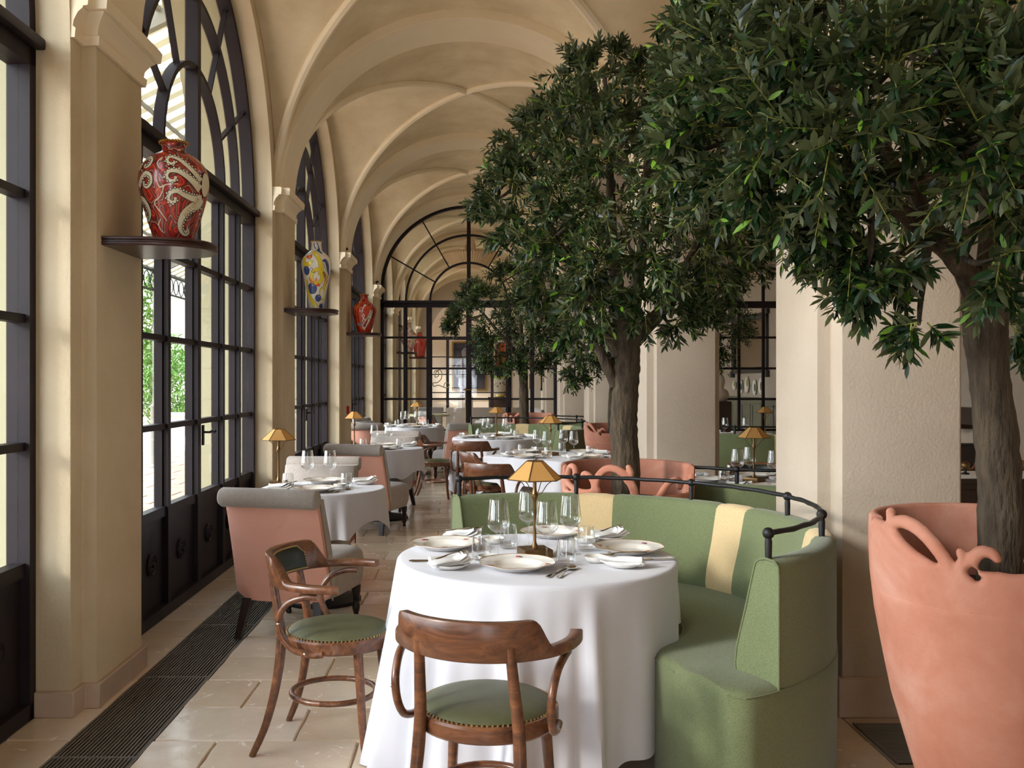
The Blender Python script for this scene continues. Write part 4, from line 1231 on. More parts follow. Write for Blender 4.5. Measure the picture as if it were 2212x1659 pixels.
# vase 1: red with cream tentacles
t = vase_thing('big red vase swirled with cream tentacles and a gold beaded neck rim', -1.42, 4.40)
V = Vase([(.082, 0), (.095, .03), (.125, .12), (.155, .235), (.162, .30), (.148, .36), (.11, .405), (.066, .43), (.055, .445), (.055, .465), (.062, .478)])
V.body('vase_red', t)
rm = MB()
for k in range(30):
    a = 2*PI*k/30; rm.ball((.064*math.cos(a), .064*math.sin(a), .478), .0075, 8, .9)
rm.build('beaded_rim', 'gold', t)
def tentacle(pts, w, dots):
    V.ribbon('tentacle', 'dark_glaze', t, pts, [x+.005 for x in w], .001)
    V.ribbon('tentacle', 'cream_glaze', t, pts, w, .0022)
    if dots:
        m1, m2 = MB(), MB(); pp = smooth_path([(a, 0, z) for a, z in pts], 8); k = len(pp); ww = np.interp(np.linspace(0, 1, k), np.linspace(0, 1, len(w)), w)
        acc = 0
        for i in range(2, k-1):
            acc += (pp[i]-pp[i-1]).length
            if acc > .0145:
                acc = 0; d = (pp[i+1]-pp[i-1]).normalized(); off = ww[i]/2+.002
                a = pp[i].x+dots*-d.z*off; z = pp[i].z+dots*d.x*off
                V.disc_mb(m1, a, z, .0068, off=.0030, n=12); V.disc_mb(m2, a, z, .0042, off=.0038, n=10)
        m1.build('sucker_ring', 'dark_glaze', t); m2.build('sucker', 'cream_glaze', t)
tentacle([(.135, .285), (.10, .315), (.06, .345), (.02, .375), (-.015, .385), (-.03, .368), (-.022, .35), (-.002, .348), (.004, .362)], [.03, .026, .022, .018, .016, .014, .012, .012, .012], -1)
tentacle([(.13, .245), (.09, .275), (.05, .30), (.015, .315), (-.02, .312), (-.032, .288), (-.018, .268), (.004, .27), (.008, .288)], [.04, .032, .026, .022, .018, .015, .013, .013, .014], -1)
tentacle([(.13, .205), (.09, .20), (.05, .21), (.015, .225), (-.015, .215), (-.025, .19), (-.012, .173), (.006, .178), (.006, .195)], [.034, .03, .026, .022, .018, .015, .013, .013, .014], -1)
tentacle([(.145, .21), (.12, .175), (.085, .16), (.05, .13), (.03, .09), (.03, .055), (.05, .035), (.068, .045), (.06, .06)], [.05, .044, .036, .032, .026, .02, .016, .014, .013], 1)
tentacle([(-.2, .25), (-.17, .285), (-.14, .305), (-.112, .292), (-.108, .262), (-.13, .243), (-.152, .252), (-.15, .27)], [.03, .026, .022, .018, .016, .014, .012, .012], -1)
tentacle([(-.2, .33), (-.165, .37), (-.13, .385), (-.105, .37), (-.115, .345), (-.14, .335), (-.15, .35)], [.024, .022, .02, .016, .014, .012, .012], -1)
tentacle([(-.2, .20), (-.165, .19), (-.135, .16), (-.122, .125), (-.14, .10), (-.16, .115), (-.155, .14)], [.028, .026, .022, .018, .014, .012, .012], -1)
V.disc('eye_patch', 'dark_glaze', t, .175, .275, .042, .062, off=.001); V.disc('eye_patch', 'cream_glaze', t, .177, .275, .037, .056, off=.0024)
V.text('painted_letters', 'tan_glaze', t, 'HISTORIA', .052, .112, .022, .85); V.text('painted_letters', 'tan_glaze', t, 'COSTUA', .02, .214, .015, -.05)
for pts in ([(-.06, .36), (-.05, .38), (-.075, .35), (-.06, .32)], [(-.04, .25), (-.06, .20), (-.09, .17), (-.06, .13), (-.03, .09)], [(-.06, .10), (-.07, .07), (-.05, .04)], [(-.08, .29), (-.065, .24), (-.03, .25), (.02, .255)]):
    V.ribbon('white_stroke', 'cream_glaze', t, pts, [.003, .006, .003], .002)

# vase 2: white with yellow, blue and orange
t = vase_thing('tall white vase painted with yellow rings, blue balls and orange strokes', -1.42, 8.42)
V = Vase([(.055, 0), (.065, .03), (.09, .16), (.125, .34), (.136, .41), (.125, .465), (.085, .51), (.055, .535), (.048, .56), (.046, .605), (.054, .62)])
V.body('vase_white', t)
rm = MB()
for k in range(28):
    a = 2*PI*k/28; rm.ball((.054*math.cos(a), .054*math.sin(a), .62), .006, 6)
rm.build('beaded_rim', 'tan_glaze', t)
def outl(pts, w, m, name='brush_stroke', o=.0018):
    V.ribbon(name, 'dark_glaze', t, pts, [x+.003 for x in (w if hasattr(w, '__len__') else [w]*len(pts))], o-.0008); V.ribbon(name, m, t, pts, w, o)
outl([(-.03, .515), (0, .49), (.015, .46), (.03, .42), (.04, .36), (.03, .30)], [.02, .045, .035, .03, .04, .03], 'ochre_glaze')
outl([(.028, .36), (-.01, .345), (-.045, .31), (-.04, .255), (.0, .235), (.04, .255), (.05, .30), (.03, .35)], [.03]*8, 'ochre_glaze')
outl([(-.125, .465), (-.13, .43), (-.105, .40), (-.065, .405), (-.04, .435)], [.03, .034, .036, .034, .02], 'ochre_glaze')
outl([(.10, .30), (.075, .20), (.055, .17), (.06, .12), (.075, .09)], [.014, .03, .05, .06, .02], 'ochre_glaze')
outl([(-.10, .27), (-.09, .20), (-.07, .12), (-.03, .06), (.0, .01)], [.02, .024, .03, .036, .04], 'ochre_glaze')
for a, z, r in ((-.10, .345, .034), (-.04, .185, .042), (.015, .10, .026), (.045, .03, .02)):
    V.disc('blue_ball', 'dark_glaze', t, a, z, r+.002, (r+.002)*1.15, off=.001); V.disc('blue_ball', 'blue_glaze', t, a, z, r, r*1.15, off=.0022)
    V.ribbon('highlight_stroke', 'cream_glaze', t, [(a+.002, z+r*.8), (a+.012, z+r*.5)], .004, .003)
outl([(-.01, .605), (.0, .57), (.025, .53), (.055, .50)], [.03, .04, .03, .008], 'blue_glaze')
outl([(.055, .43), (.085, .435), (.105, .40), (.12, .35), (.13, .31)], [.012, .03, .032, .022, .012], 'blue_glaze')
outl([(-.065, .285), (-.05, .25), (-.01, .225), (.03, .215)], [.012, .022, .03, .022], 'orange_glaze'); outl([(-.01, .235), (.0, .275)], [.016, .01], 'orange_glaze')
outl([(-.10, .475), (-.06, .465), (-.045, .49)], [.012, .034, .01], 'orange_glaze'); outl([(.08, .255), (.125, .30)], .008, 'orange_glaze'); outl([(.085, .22), (.125, .265)], .008, 'orange_glaze')
outl([(-.05, .51), (.0, .545), (.012, .565)], [.018, .016, .006], 'cream_glaze'); outl([(.06, .335), (.085, .30), (.10, .27)], [.02, .03, .02], 'tan_glaze')
V.ribbon('fine_line', 'dark_glaze', t, [(-.06, .345), (-.05, .37), (-.035, .36), (-.045, .335), (-.02, .325), (-.015, .345)], .003, .0028)
V.ribbon('fine_line', 'dark_glaze', t, [(.06, .41), (.07, .395), (.075, .37), (.09, .36), (.1, .335)], .003, .0028)

# vase 3: red and orange with a cream banner
t = vase_thing('red and orange vase with a cream lettered banner, third along the piers', -1.455, 12.44)
V = Vase([(.085, 0), (.095, .03), (.125, .12), (.158, .25), (.162, .30), (.148, .35), (.10, .40), (.062, .43), (.048, .46), (.05, .50), (.062, .515)])
V.body('vase_redorange', t); MB().tube([(.062*math.cos(2*PI*k/24), .062*math.sin(2*PI*k/24), .515) for k in range(25)], .004, 6).build('gilt_rim', 'gold', t)
V.ribbon('orange_band', 'orange_glaze', t, [(-.02, .48), (-.06, .40), (-.09, .32), (-.09, .22), (-.07, .13), (-.03, .05)], [.02, .04, .05, .055, .05, .03])
V.ribbon('banner', 'dark_glaze', t, [(.06, .375), (.11, .34), (.115, .26), (.10, .20)], [.03, .045, .05, .02], .0014)
V.ribbon('banner', 'cream_glaze', t, [(.0, .035), (.0, .09), (.035, .155), (.075, .22), (.10, .30)], [.004, .06, .062, .056, .04], .0024)
V.text('painted_letters', 'dark_glaze', t, 'SSONI CON', .0, .085, .038, 1.05, .0034)
V.ribbon('dark_band', 'dark_glaze', t, [(.035, .20), (.085, .175)], .006, .0036); V.ribbon('grey_band', 'statue_stone', t, [(-.11, .115), (-.03, .112)], .03, .0026)
V.ribbon('white_stroke', 'cream_glaze', t, [(-.03, .26), (-.015, .33), (.02, .37), (-.01, .365)], [.008, .012, .02, .006], .002)
V.ribbon('white_stroke', 'cream_glaze', t, [(-.03, .14), (-.015, .19), (-.03, .225), (-.015, .245), (.0, .225), (-.01, .19), (.02, .16)], [.012]*7, .002)
V.ribbon('white_stroke', 'cream_glaze', t, [(-.14, .33), (-.15, .28), (-.155, .25), (-.12, .24)], [.005]*4, .002)

t = vase_thing('white and orange vase beyond the glazed doors, left of the door frame', -1.41, 20.46)
V = Vase([(.08, 0), (.09, .05), (.15, .20), (.185, .32), (.175, .39), (.12, .45), (.075, .50), (.05, .56), (.055, .62), (.075, .64)]); V.body('vase_mixed', t)
MB().tube([(.076*math.cos(2*PI*k/24), .076*math.sin(2*PI*k/24), .64) for k in range(25)], .005, 6).build('gilt_rim', 'gold', t)
t = vase_thing('dull red vase beyond the glazed doors, lower of the two seen there', -1.40, 24.48)
V = Vase([(.12, 0), (.135, .04), (.16, .2), (.19, .36), (.19, .43), (.15, .50), (.09, .55), (.06, .59), (.06, .63), (.08, .65)]); V.body('vase_redorange', t)
MB().tube([(.081*math.cos(2*PI*k/24), .081*math.sin(2*PI*k/24), .65) for k in range(25)], .005, 6).build('gilt_rim', 'gold', t)

# ------------------------------------------------------------------ far room beyond the glazed doors
wf = struct('wall_far')
n = 30; a = 1.25; lo = [(XC+p[0], 2.8+p[1]) for p in arc(a, 1.25, 0, PI, n)]; k = n+1
v = []
for y in (FARY, FARY+.2): v += [(p[0], y, p[1]) for p in lo]+[(p[0], y, TOP) for p in lo]
f = []; q = 2*k
for i in range(n): f += [(i, k+i, k+i+1, i+1), (q+i, q+i+1, q+k+i+1, q+k+i), (i, i+1, q+i+1, q+i)]
mb = MB().add(v, f); mb.box(XLO, XC-a, FARY, FARY+.2, 0, TOP); mb.box(XC+a, AX, FARY, FARY+.2, 0, TOP); mb.build('end_wall', 'pier_plaster', wf, angle=30)
for x in (-.77, .60, XC-a+.03, XC+a-.03): MB().box(x-.045, x+.045, FARY-.02, FARY+.06, 0, 2.8).build('mullion', 'frame', wf)
for z, h in ((.5, .03), (1.11, .03), (1.67, .03), (2.21, .03), (2.77, .07)): MB().box(XC-a, XC+a, FARY-.01, FARY+.05, z-h/2, z+h/2).build('glazing_bar', 'frame', wf)
for x0, x1 in ((XC-a+.06, -.815), (-.725, .555), (.645, XC+a-.06)): MB().box(x0, x1, FARY+.015, FARY+.021, 0, 2.75).build('pane', 'pane_glass', wf, smooth=False)
mat('peach', (242, 226, 206), .9, var=(236, 216, 192), vscale=2)
wv = struct('wall_vestibule')
MB().box(-4, AX, 33, 33.2, 0, TOP).build('vestibule_wall', 'peach', wv)
MB().box(-2.6, -2.45, FARY+.2, 29.6, 0, TOP).box(-2.6, -2.45, 32.4, 33, 0, TOP).box(-2.6, -2.45, 29.6, 32.4, 0, 1.3).box(-2.6, -2.45, 29.6, 32.4, 2.5, TOP).build('vestibule_side', 'peach', wv)  # unseen side wall limiting stray daylight, opening added to light the vestibule
MB().box(-4, AX, 33-.04, 33, .78, .84).build('dado_rail', 'rib_plaster', wv)
p = thing('painting', 'large dark blue painting far behind the glazed doors', 'painting', (-.12, 32.95, 1.13))
MB().box(-.62, .62, -.03, 0, 0, 1.75).build('frame', 'tan_glaze', p, bevel=.01); MB().box(-.56, .56, -.04, -.028, .06, 1.69).build('canvas', 'dark_paint', p)
p = thing('painting', 'orange red painting behind the blue and white jar', 'painting', (1.12, 32.95, .95))
MB().box(-.32, .32, -.03, 0, 0, 1.9).build('frame', 'dark_wood', p, bevel=.01); MB().box(-.28, .28, -.04, -.028, .04, 1.86).build('canvas', 'orange_paint', p)
# stone figure
st = thing('statue', 'pale grey stone draped figure half hidden by the door post', 'statue', (-.24, 31.2, 0))
MB().box(-.25, .25, -.25, .25, 0, .95).build('plinth', 'pier_plaster', st, bevel=.01)
rings = []
for z, rx, ry, dx in ((.95, .20, .18, 0), (1.1, .17, .15, .02), (1.35, .20, .16, -.03), (1.6, .23, .17, 0), (1.8, .18, .13, .03), (1.98, .25, .15, 0), (2.12, .23, .13, -.02), (2.2, .09, .09, -.02), (2.26, .07, .07, -.02), (2.3, .09, .10, -.02), (2.4, .11, .13, -.02), (2.5, .10, .12, -.02), (2.58, .03, .04, -.02)):
    rings.append([(dx+rx*(1+.10*math.sin(5*w+z*9))*math.cos(w), ry*(1+.10*math.sin(5*w+z*9))*math.sin(w), z) for w in (2*PI*i/28 for i in range(28))])
MB().loft(rings).build('figure', 'statue_stone', st, angle=80)
MB().tube(smooth_path([(-.22, 0, 2.08), (-.32, -.05, 1.85), (-.26, -.16, 1.62), (-.08, -.2, 1.66)], 5), [.07]*6+[.045]*10, 10).build('arm', 'statue_stone', st)
MB().tube(smooth_path([(.20, 0, 2.08), (.30, -.04, 1.9), (.36, -.06, 2.15), (.3, -.04, 2.42)], 5), [.07]*6+[.045]*10, 10).build('arm', 'statue_stone', st)
jr = thing('ginger_jar', 'blue and white jar with ochre bands on a cabinet behind the glazed doors', 'jar', (.93, 31.6, .92))
V = Vase([(.15, 0), (.17, .04), (.16, .09), (.22, .25), (.26, .45), (.24, .60), (.17, .70), (.15, .74), (.17, .80)]); V.body('vase_white', jr)
MB().lathe([(.152, .70), (.182, .74), (.185, .80), (.16, .83), (.001, .83)], 32).build('lid', 'blue_glaze', jr); MB().lathe([(.17, .645), (.205, .655), (.19, .70), (.16, .70)], 32).build('band', 'ochre_glaze', jr); MB().lathe([(.16, .02), (.178, .04), (.17, .08), (.15, .08)], 32).build('band', 'ochre_glaze', jr)
for i in range(12): V.disc('painted_flower', 'tan_glaze' if i % 2 else 'dark_glaze', jr, random.uniform(-.25, .25), random.uniform(.15, .55), .022)
cb = thing('cabinet', 'low brown cabinet holding the blue and white jar', 'cabinet', (.95, 31.6, 0))
MB().box(-.4, .4, -.22, .22, .06, .88).build('body', 'brown_wood', cb); MB().box(-.43, .43, -.25, .25, .88, .92).build('top', 'brown_wood', cb, bevel=.006); MB().box(-.37, -.01, -.235, -.22, .12, .84).build('door', 'brown_wood', cb); MB().box(.01, .37, -.235, -.22, .12, .84).build('door', 'brown_wood', cb); MB().box(-.36, .36, -.18, .18, 0, .06).build('plinth', 'black_plain', cb)
sf = thing('low_sofa', 'dark grey low sofa back beyond the glazed doors', 'sofa', (.3, 23.5, 0))
MB().box(-.9, .9, -.35, .35, .05, .42).build('seat', 'piping', sf, bevel=.04); MB().box(-.95, .95, -.45, -.25, .05, .80).build('backrest', 'piping', sf, bevel=.05)
for x in (-.8, .8):
    for y in (-.3, .3): MB().lathe([(.02, 0), (.025, .06)], 10, (x, y, 0)).build('leg', 'dark_wood', sf)
dt = thing('dining_table', 'bare pale table beyond the glazed doors by the slanting chair back', 'table', (-.95, 20.0, 0))
MB().lathe([(.24, 0), (.24, .02), (.05, .06), (.04, .7)], 20).build('pedestal', 'iron', dt); MB().lathe([(.45, .70), (.46, .72), (.45, .745), (.001, .746)], 40).build('table_top', 'outer_plaster', dt)
# pleated ceiling lamp
pn = thing('ceiling_lamp', 'wide round pleated ceiling lamp beyond the fanlight', 'lamp', (-.05, 20.4, 3.98))
mat('pleat', (206, 176, 138), .9)
nn = 120; rings = []
for r, z in ((.36, 0), (.48, .10), (.58, .19), (.62, .25), (.60, .30), (.45, .33)):
    rings.append([((r+.012*(i % 2))*math.cos(2*PI*i/nn), (r+.012*(i % 2))*math.sin(2*PI*i/nn), z) for i in range(nn)])
MB().loft(rings).build('pleated_shade', 'pleat', pn, smooth=False); MB().lathe([(.10, .33), (.12, .45), (.05, .72)], 20).build('ceiling_rose', 'rib_plaster', pn)
for i, (y, z0) in enumerate(((24.1, 1.75), (24.1, 1.25), (20.1, 1.75), (20.1, 1.25))):
    p = thing('framed_picture', 'small dark framed picture on the far right pier, %s %s' % (('upper', 'lower')[i % 2], ('deeper pier', 'nearer pier')[i//2]), 'picture', (XRP-.01, y+.3, z0))
    MB().box(-.02, 0, -.16, .16, 0, .40).build('frame', 'black_plain', p); MB().box(-.024, -.018, -.12, .12, .04, .36).build('print', 'tan_glaze', p)

# ------------------------------------------------------------------ side aisle furnishings
m_ = thing('wall_mirror', 'large wall mirror in a dark stepped frame, seen between the two big piers', 'mirror', (AX, 20.35, 1.63))
for y0, y1, z0, z1 in ((-1.28, 1.28, 0, .13), (-1.28, 1.28, 1.14, 1.27), (-1.28, -1.13, 0, 1.27), (1.13, 1.28, 0, 1.27)): MB().box(-.06, 0, y0, y1, z0, z1).build('frame_rail', 'mirror_frame', m_, bevel=.012)
for y in (-1.26, 1.26):
    for z in (-.02, 1.29): MB().box(-.08, 0, y-.09, y+.09, z-.07, z+.07).build('corner_block', 'mirror_frame', m_, bevel=.01)
MB().box(-.02, -.002, -1.14, 1.14, .12, 1.15).build('glass', 'mirror', m_)
for i, (y, z, ry, rz_, gr) in enumerate(((21.5, 1.36, .14, .11, 1), (20.95, 1.33, .13, .16, 0), (20.5, 1.38, .15, .18, 1), (19.95, 1.32, .13, .17, 0), (19.5, 1.35, .16, .18, 0))):
    nm_ = ['round plate with green landscape, leftmost of the five on the wall', 'narrow pale oval plate second from the left on the wall', 'tall oval plate with green landscape, middle of the five', 'pale oval plate right of the mullion on the wall', 'oval plate with orange fruit, rightmost of the five'][i]
    p = thing('wall_plate', nm_, 'plate', (AX-.002, y, z), 0, 'painted plates under the mirror')
    rings = [[(x, ry*q*math.cos(w), rz_*q*math.sin(w)) for w in (2*PI*j/32 for j in range(32))] for x, q in ((0, .6), (-.012, .8), (-.028, 1), (-.032, .99), (-.018, .7), (-.014, .05))]
    MB().loft(rings).build('plate_body', 'china', p, angle=60)
    MB().loft([[(x, ry*.55*q*math.cos(w), rz_*(.25 if gr else 0)+rz_*.5*q*math.sin(w)) for w in (2*PI*j/20 for j in range(20))] for x, q in ((-.021, 1), (-.0235, .1))]).build('painted_motif', 'leaf_plate' if gr else 'stem_green', p)
    if i == 4: MB().loft([[(x, .03*q*math.cos(w), -.03+.03*q*math.sin(w)) for w in (2*PI*j/12 for j in range(12))] for x, q in ((-.024, 1), (-.026, .1))]).build('painted_fruit', 'petal_orange', p)
MB().box(AX-.03, AX, 16.9, 25, 0, 1.06).build('wainscot', 'panel_green', aisle); MB().box(AX-.06, AX, 16.9, 25, 1.06, 1.11).build('wainscot_cap', 'panel_green', aisle, bevel=.01)
for k in range(8):
    y0 = 17.1+k*.78
    for a_, b_, c_, d_ in ((y0, y0+.64, .2, .23), (y0, y0+.64, .93, .96), (y0, y0+.03, .2, .96), (y0+.61, y0+.64, .2, .96)): MB().box(AX-.045, AX-.03, a_, b_, c_, d_).build('panel_moulding', 'panel_green', aisle)
bs = thing('bust', 'pale stone bust at the left edge between the piers, far back', 'bust', (4.33, 16.2, .0))
MB().box(-.16, .16, -.16, .16, 0, 1.1).build('pedestal', 'brown_wood', bs, bevel=.01)
rings = [[(rx*math.cos(w), ry*math.sin(w), z) for w in (2*PI*i/20 for i in range(20))] for z, rx, ry in ((1.1, .10, .08), (1.2, .16, .1), (1.28, .14, .09), (1.33, .06, .06), (1.38, .07, .08), (1.46, .085, .1), (1.54, .06, .07), (1.57, .01, .01))]
MB().loft(rings).build('head_and_shoulders', 'pier_plaster', bs, angle=80)
sb = thing('sideboard', 'dark brown sideboard right of the big pier, white runner on top', 'sideboard', (3.95, 7.0, 0))
MB().box(-.5, .9, -.28, .28, .05, .70).build('body', 'brown_wood', sb); MB().box(-.54, .94, -.31, .31, .70, .735).build('top', 'brown_wood', sb, bevel=.006)
for k in range(3): MB().box(-.48+k*.46, -.04+k*.46, -.295, -.28, .1, .66).build('door', 'brown_wood', sb, bevel=.004)
MB().box(-.46, .86, -.24, .24, 0, .05).build('plinth', 'black_plain', sb)
mb = MB().grid(lambda a, b: (lerp(-.5, .9, a), lerp(-.29, .29, b), .7375+.0015*math.sin(20*a)*math.sin(9*b)+.0012), 24, 8)
rn = mb.build('table_runner', 'napkin_cloth', None); rn.location = (3.95, 7.0, 0); tag(rn, 'white runner on the dark sideboard right of the big pier', 'runner')
bf = thing('brass_ornament', 'dark brass ball ornament on the sideboard right of the big pier', 'ornament', (3.735, 7.02, .7405))
MB().lathe([(.03, 0), (.03, .008), (.01, .015), (.01, .035)], 16).build('foot', 'iron', bf); MB().ball((0, 0, .066), .033, 16).build('ball', 'brass', bf)
bx = thing('speaker_box', 'black box on a stand behind the sideboard, right of the big pier', 'speaker', (4.75, 8.85, 0))
MB().box(-.2, .2, -.1, .1, .64, .85).build('case', 'black_plain', bx, bevel=.01); MB().box(-.18, .18, -.106, -.1, .66, .83).build('front_cloth', 'dark_glaze', bx); MB().lathe([(.12, 0), (.12, .02), (.02, .04), (.02, .64)], 16).build('stand', 'black_plain', bx)
ws = thing('wall_bracket', 'brown wooden bracket on the cream aisle wall beside the trunk', 'bracket', (AX, 11.4, .87))
MB().box(-.2, 0, -.5, .5, .06, .26).build('board', 'brown_wood', ws); MB().box(-.15, 0, -.12, .1, 0, .06).build('corbel', 'brown_wood', ws)
ds = thing('serving_dish', 'round steel dish on the seat of the chair beside the far pot', 'dish', (1.95, 9.55, .485))
MB().lathe([(.001, 0), (.08, 0), (.12, .03), (.125, .032), (.08, .006), (.001, .005)], 30).build('dish_body', 'steel', ds)

# ------------------------------------------------------------------ outside: terrace, pergola, hedge
gr = struct('ground'); MB().box(-60, XLO+.01, -30, 70, -.12, -.03).build('terrace_bed', 'patio', gr)
pv = [None, None]
for i in range(10):
    for j in range(26):
        x = -3.2-i*.62-(.31 if j % 2 else 0); y = 8.2+j*.42
        if not -.40 < x/y < -.24: continue
        if pv[0] is None: o = MB().box(-.3, .3, -.2, .2, -.03, .0).build('paver', 'patio', gr, bevel=.006, segs=1); pv[0] = o.data
        else: o = link('paver', pv[0], gr)
        o.location = (x, y, 0)
lw = tag(MB().box(-14, -4.4, 19.6, 20.0, -.03, .72).box(-14.05, -4.35, 19.55, 20.05, .72, .78).build('garden_wall', 'low_wall', None), 'low pale garden wall beyond the terrace, seen through the window', 'wall')
lw['kind'] = 'structure'
hw = MB().box(-40, -5.2, 34, 34.4, -.03, 7).build('neighbour_wall', 'low_wall', None); tag(hw, 'bright white wall far beyond the hedge', 'wall', kind='structure')
pg = thing('pergola', 'iron pergola with sloping slatted roof outside the windows', 'pergola', (0, 0, 0))
pz = lambda x: lerp(4.75, 3.36, (-2.55-x)/2.85)
smd = None
for k in range(86):
    y = 2.5+k*.29
    if smd is None:
        d = Vector((-2.85, 0, -1.39)); o = MB().obox((-3.975, 0, pz(-3.975)), (d, (0, 1, 0), d.cross(Vector((0, 1, 0)))), (d.length/2, .062, .009)).build('slat', 'slat_paint', pg); smd = o.data
    else: o = link('slat', smd, pg)
    o.location = (0, y, 0)
for x in (-2.7, -3.4, -4.1, -4.8, -5.38): MB().box(x-.018, x+.018, 2.3, 28, pz(x)-.05, pz(x)-.012).build('purlin', 'pergola_paint', pg)
for y in (4.4, 8.0, 11.7, 15.6, 19.4, 23.4):
    d = Vector((-2.85, 0, -1.39)); MB().obox((-3.975, y, pz(-3.975)-.1), (d, (0, 1, 0), d.cross(Vector((0, 1, 0)))), (d.length/2, .04, .06)).build('rafter', 'pergola_paint', pg)
for y in (15.6, 19.4, 23.4):
    MB().lathe([(.12, -.03), (.12, .02), (.075, .06), (.075, 1.0), (.09, 1.03), (.045, 1.08), (.04, 3.3)], 14, (-5.35, y, 0)).build('post', 'pergola_paint', pg)
for z in (2.98, 3.3): MB().box(-5.37, -5.33, 8, 28, z-.015, z+.015).build('frieze_rail', 'iron', pg)
cm = None
for k in range(60):
    y = 9.2+k*.3
    if cm is None: o = MB().tube([(-5.35, .13*math.cos(2*PI*i/20), 3.14+.13*math.sin(2*PI*i/20)) for i in range(21)], .01, 6).build('frieze_ring', 'iron', pg); cm = o.data
    else: o = link('frieze_ring', cm, pg)
    o.location = (0, y, 0)
# hedge and climber
def leafmass(name, label, cat, cs, n, L, seed):
    R = np.random.default_rng(seed); PO = []
    for x, y, z, r in cs:
        u = R.normal(size=(n, 3)); u /= np.linalg.norm(u, axis=1, keepdims=True); PO.append(np.array((x, y, z))+u*r*R.uniform(.5, 1.05, (n, 1)))
    PO = np.concatenate(PO); d, y, z = leaf_frames(PO, R.normal(size=PO.shape)+np.array((0, 0, .5)), R.normal(size=PO.shape)+np.array((0, 0, .8)))
    me = leaves_mesh(name, PO, d, y, z, L*R.uniform(.6, 1.3, len(PO)), 'hedge'); o = link(name, me); tag(o, label, cat, kind='stuff'); return o
R = random.Random(5)
leafmass('hedge', 'bright green hedge beyond the low garden wall', 'hedge', [(R.uniform(-12, -5.0), R.uniform(21.2, 23), R.uniform(.2, 2.3), R.uniform(.4, .7)) for _ in range(85)], 260, .14, 3)
leafmass('climbing_plant', 'green climber twining up the pergola post outside', 'climber', [(-5.5+R.uniform(-.25, .1), 15.75+R.uniform(-.1, .35), z*.16+.9, .22) for z in range(15)], 170, .10, 4)

# small fittings on the left piers
for k, y in ((3, 12.44), (4, 16.40)):
    sp = thing('spotlight', 'tiny dark spotlight standing on the pier capital, %s along the wall' % {3: 'third', 4: 'fourth'}[k], 'spotlight', (XLP-.01, y-.27, 3.13)); sp.scale = (.7, .7, .7)
    MB().lathe([(.03, 0), (.03, .012), (.008, .015), (.008, .05)], 12).build('base', 'black_plain', sp)
    MB().tube([(-.02, 0, .06), (.05, 0, .09)], .026, 12).build('lamp_head', 'black_plain', sp)
al = thing('fire_alarm', 'small red alarm box on the third pier, beside the amber lamp', 'alarm', (XLP, 12.26, 1.02))
MB().box(0, .035, -.045, .045, 0, .10).build('case', 'alarm_red', al, bevel=.006); MB().box(.034, .04, -.025, .025, .03, .07).build('push_plate', 'cream_glaze', al)
# ------------------------------------------------------------------ tables
T1 = (.253, 3.70); BQ1 = (.381, 3.81)
r55 = rnd(.55)
make_table(*T1, r55, 1.27, 3, 'round pedestal table inside the nearest green banquette, laid for four', 'floor-length white tablecloth on the nearest round table, with the brass lamp', seat=[(-28, 118, .252), (-66, -30, .615)], lim=.722, tuck=lambda th: .07*max(0, math.cos((th+.75)))**6-.075*max(0, math.cos(th-3.5))**4, folds=(11, 19), amp=.044, mn=.64)
r40 = rnd(.405)
T2 = (-.985, 6.10); T3 = (-.93, 9.78); T4 = (-.95, 14.45); T5 = (.78, 8.75); T6 = (.30, 11.62); T7 = (1.98, 6.35); T8 = (3.33, 11.75); T9 = (3.75, 6.25)
make_table(*T2, r40, .59, 5, 'small round table for two between the nearest pink and grey chairs', 'white tablecloth with a low pointed corner on the nearest window-side table', lim=.44, rot=-.52, mn=.13, seat=[(-140, -58, .26), (58, 130, .26)])
make_table(*T3, r40, .62, 8, 'small round table for two, second along the window wall', 'white tablecloth on the second window-side table, behind the slanting pink chair back', lim=.5, rot=-.52, mn=.15, seat=[(-145, -60, .26), (55, 130, .26)])
make_table(*T4, rnd(.5), 1.05, 9, 'round table nearest the glazed doors, ringed by grey chairs', 'white tablecloth on the farthest window-side table by the glazed doors', lim=.6, rot=.3, mn=.35, seat=[(-160, -105, .26), (110, 170, .26), (-80, -15, .26), (10, 65, .26)])
s5 = sq(.49, .785)
make_table(*T5, s5, .98, 12, 'square table set cornerwise behind the nearest banquette, no banquette of its own', 'white tablecloth with a sharp corner crease on the square table', lim=.68, rot=.785, amp=.016, mn=.5, seat=[(150, 205, .225), (222, 252, .225)])
make_table(*T6, r55, 1.12, 14, 'round table in front of the second green banquette', 'white tablecloth on the round table at the second banquette', seat=[(2, 118, .24)], lim=.71, mn=.5)
make_table(*T7, r55, 1.1, 17, 'round table in the arch between the two big piers', 'white tablecloth in the arch between the two big piers, behind the iron rail', lim=.6, mn=.45, seat=[(175, 355, .22)])
make_table(*T8, r55, 1.1, 18, 'round table far beyond the piers, in the side aisle', 'white tablecloth far in the side aisle, under the small aisle lamp', lim=.5, mn=.35, seat=[(140, 330, .22)])

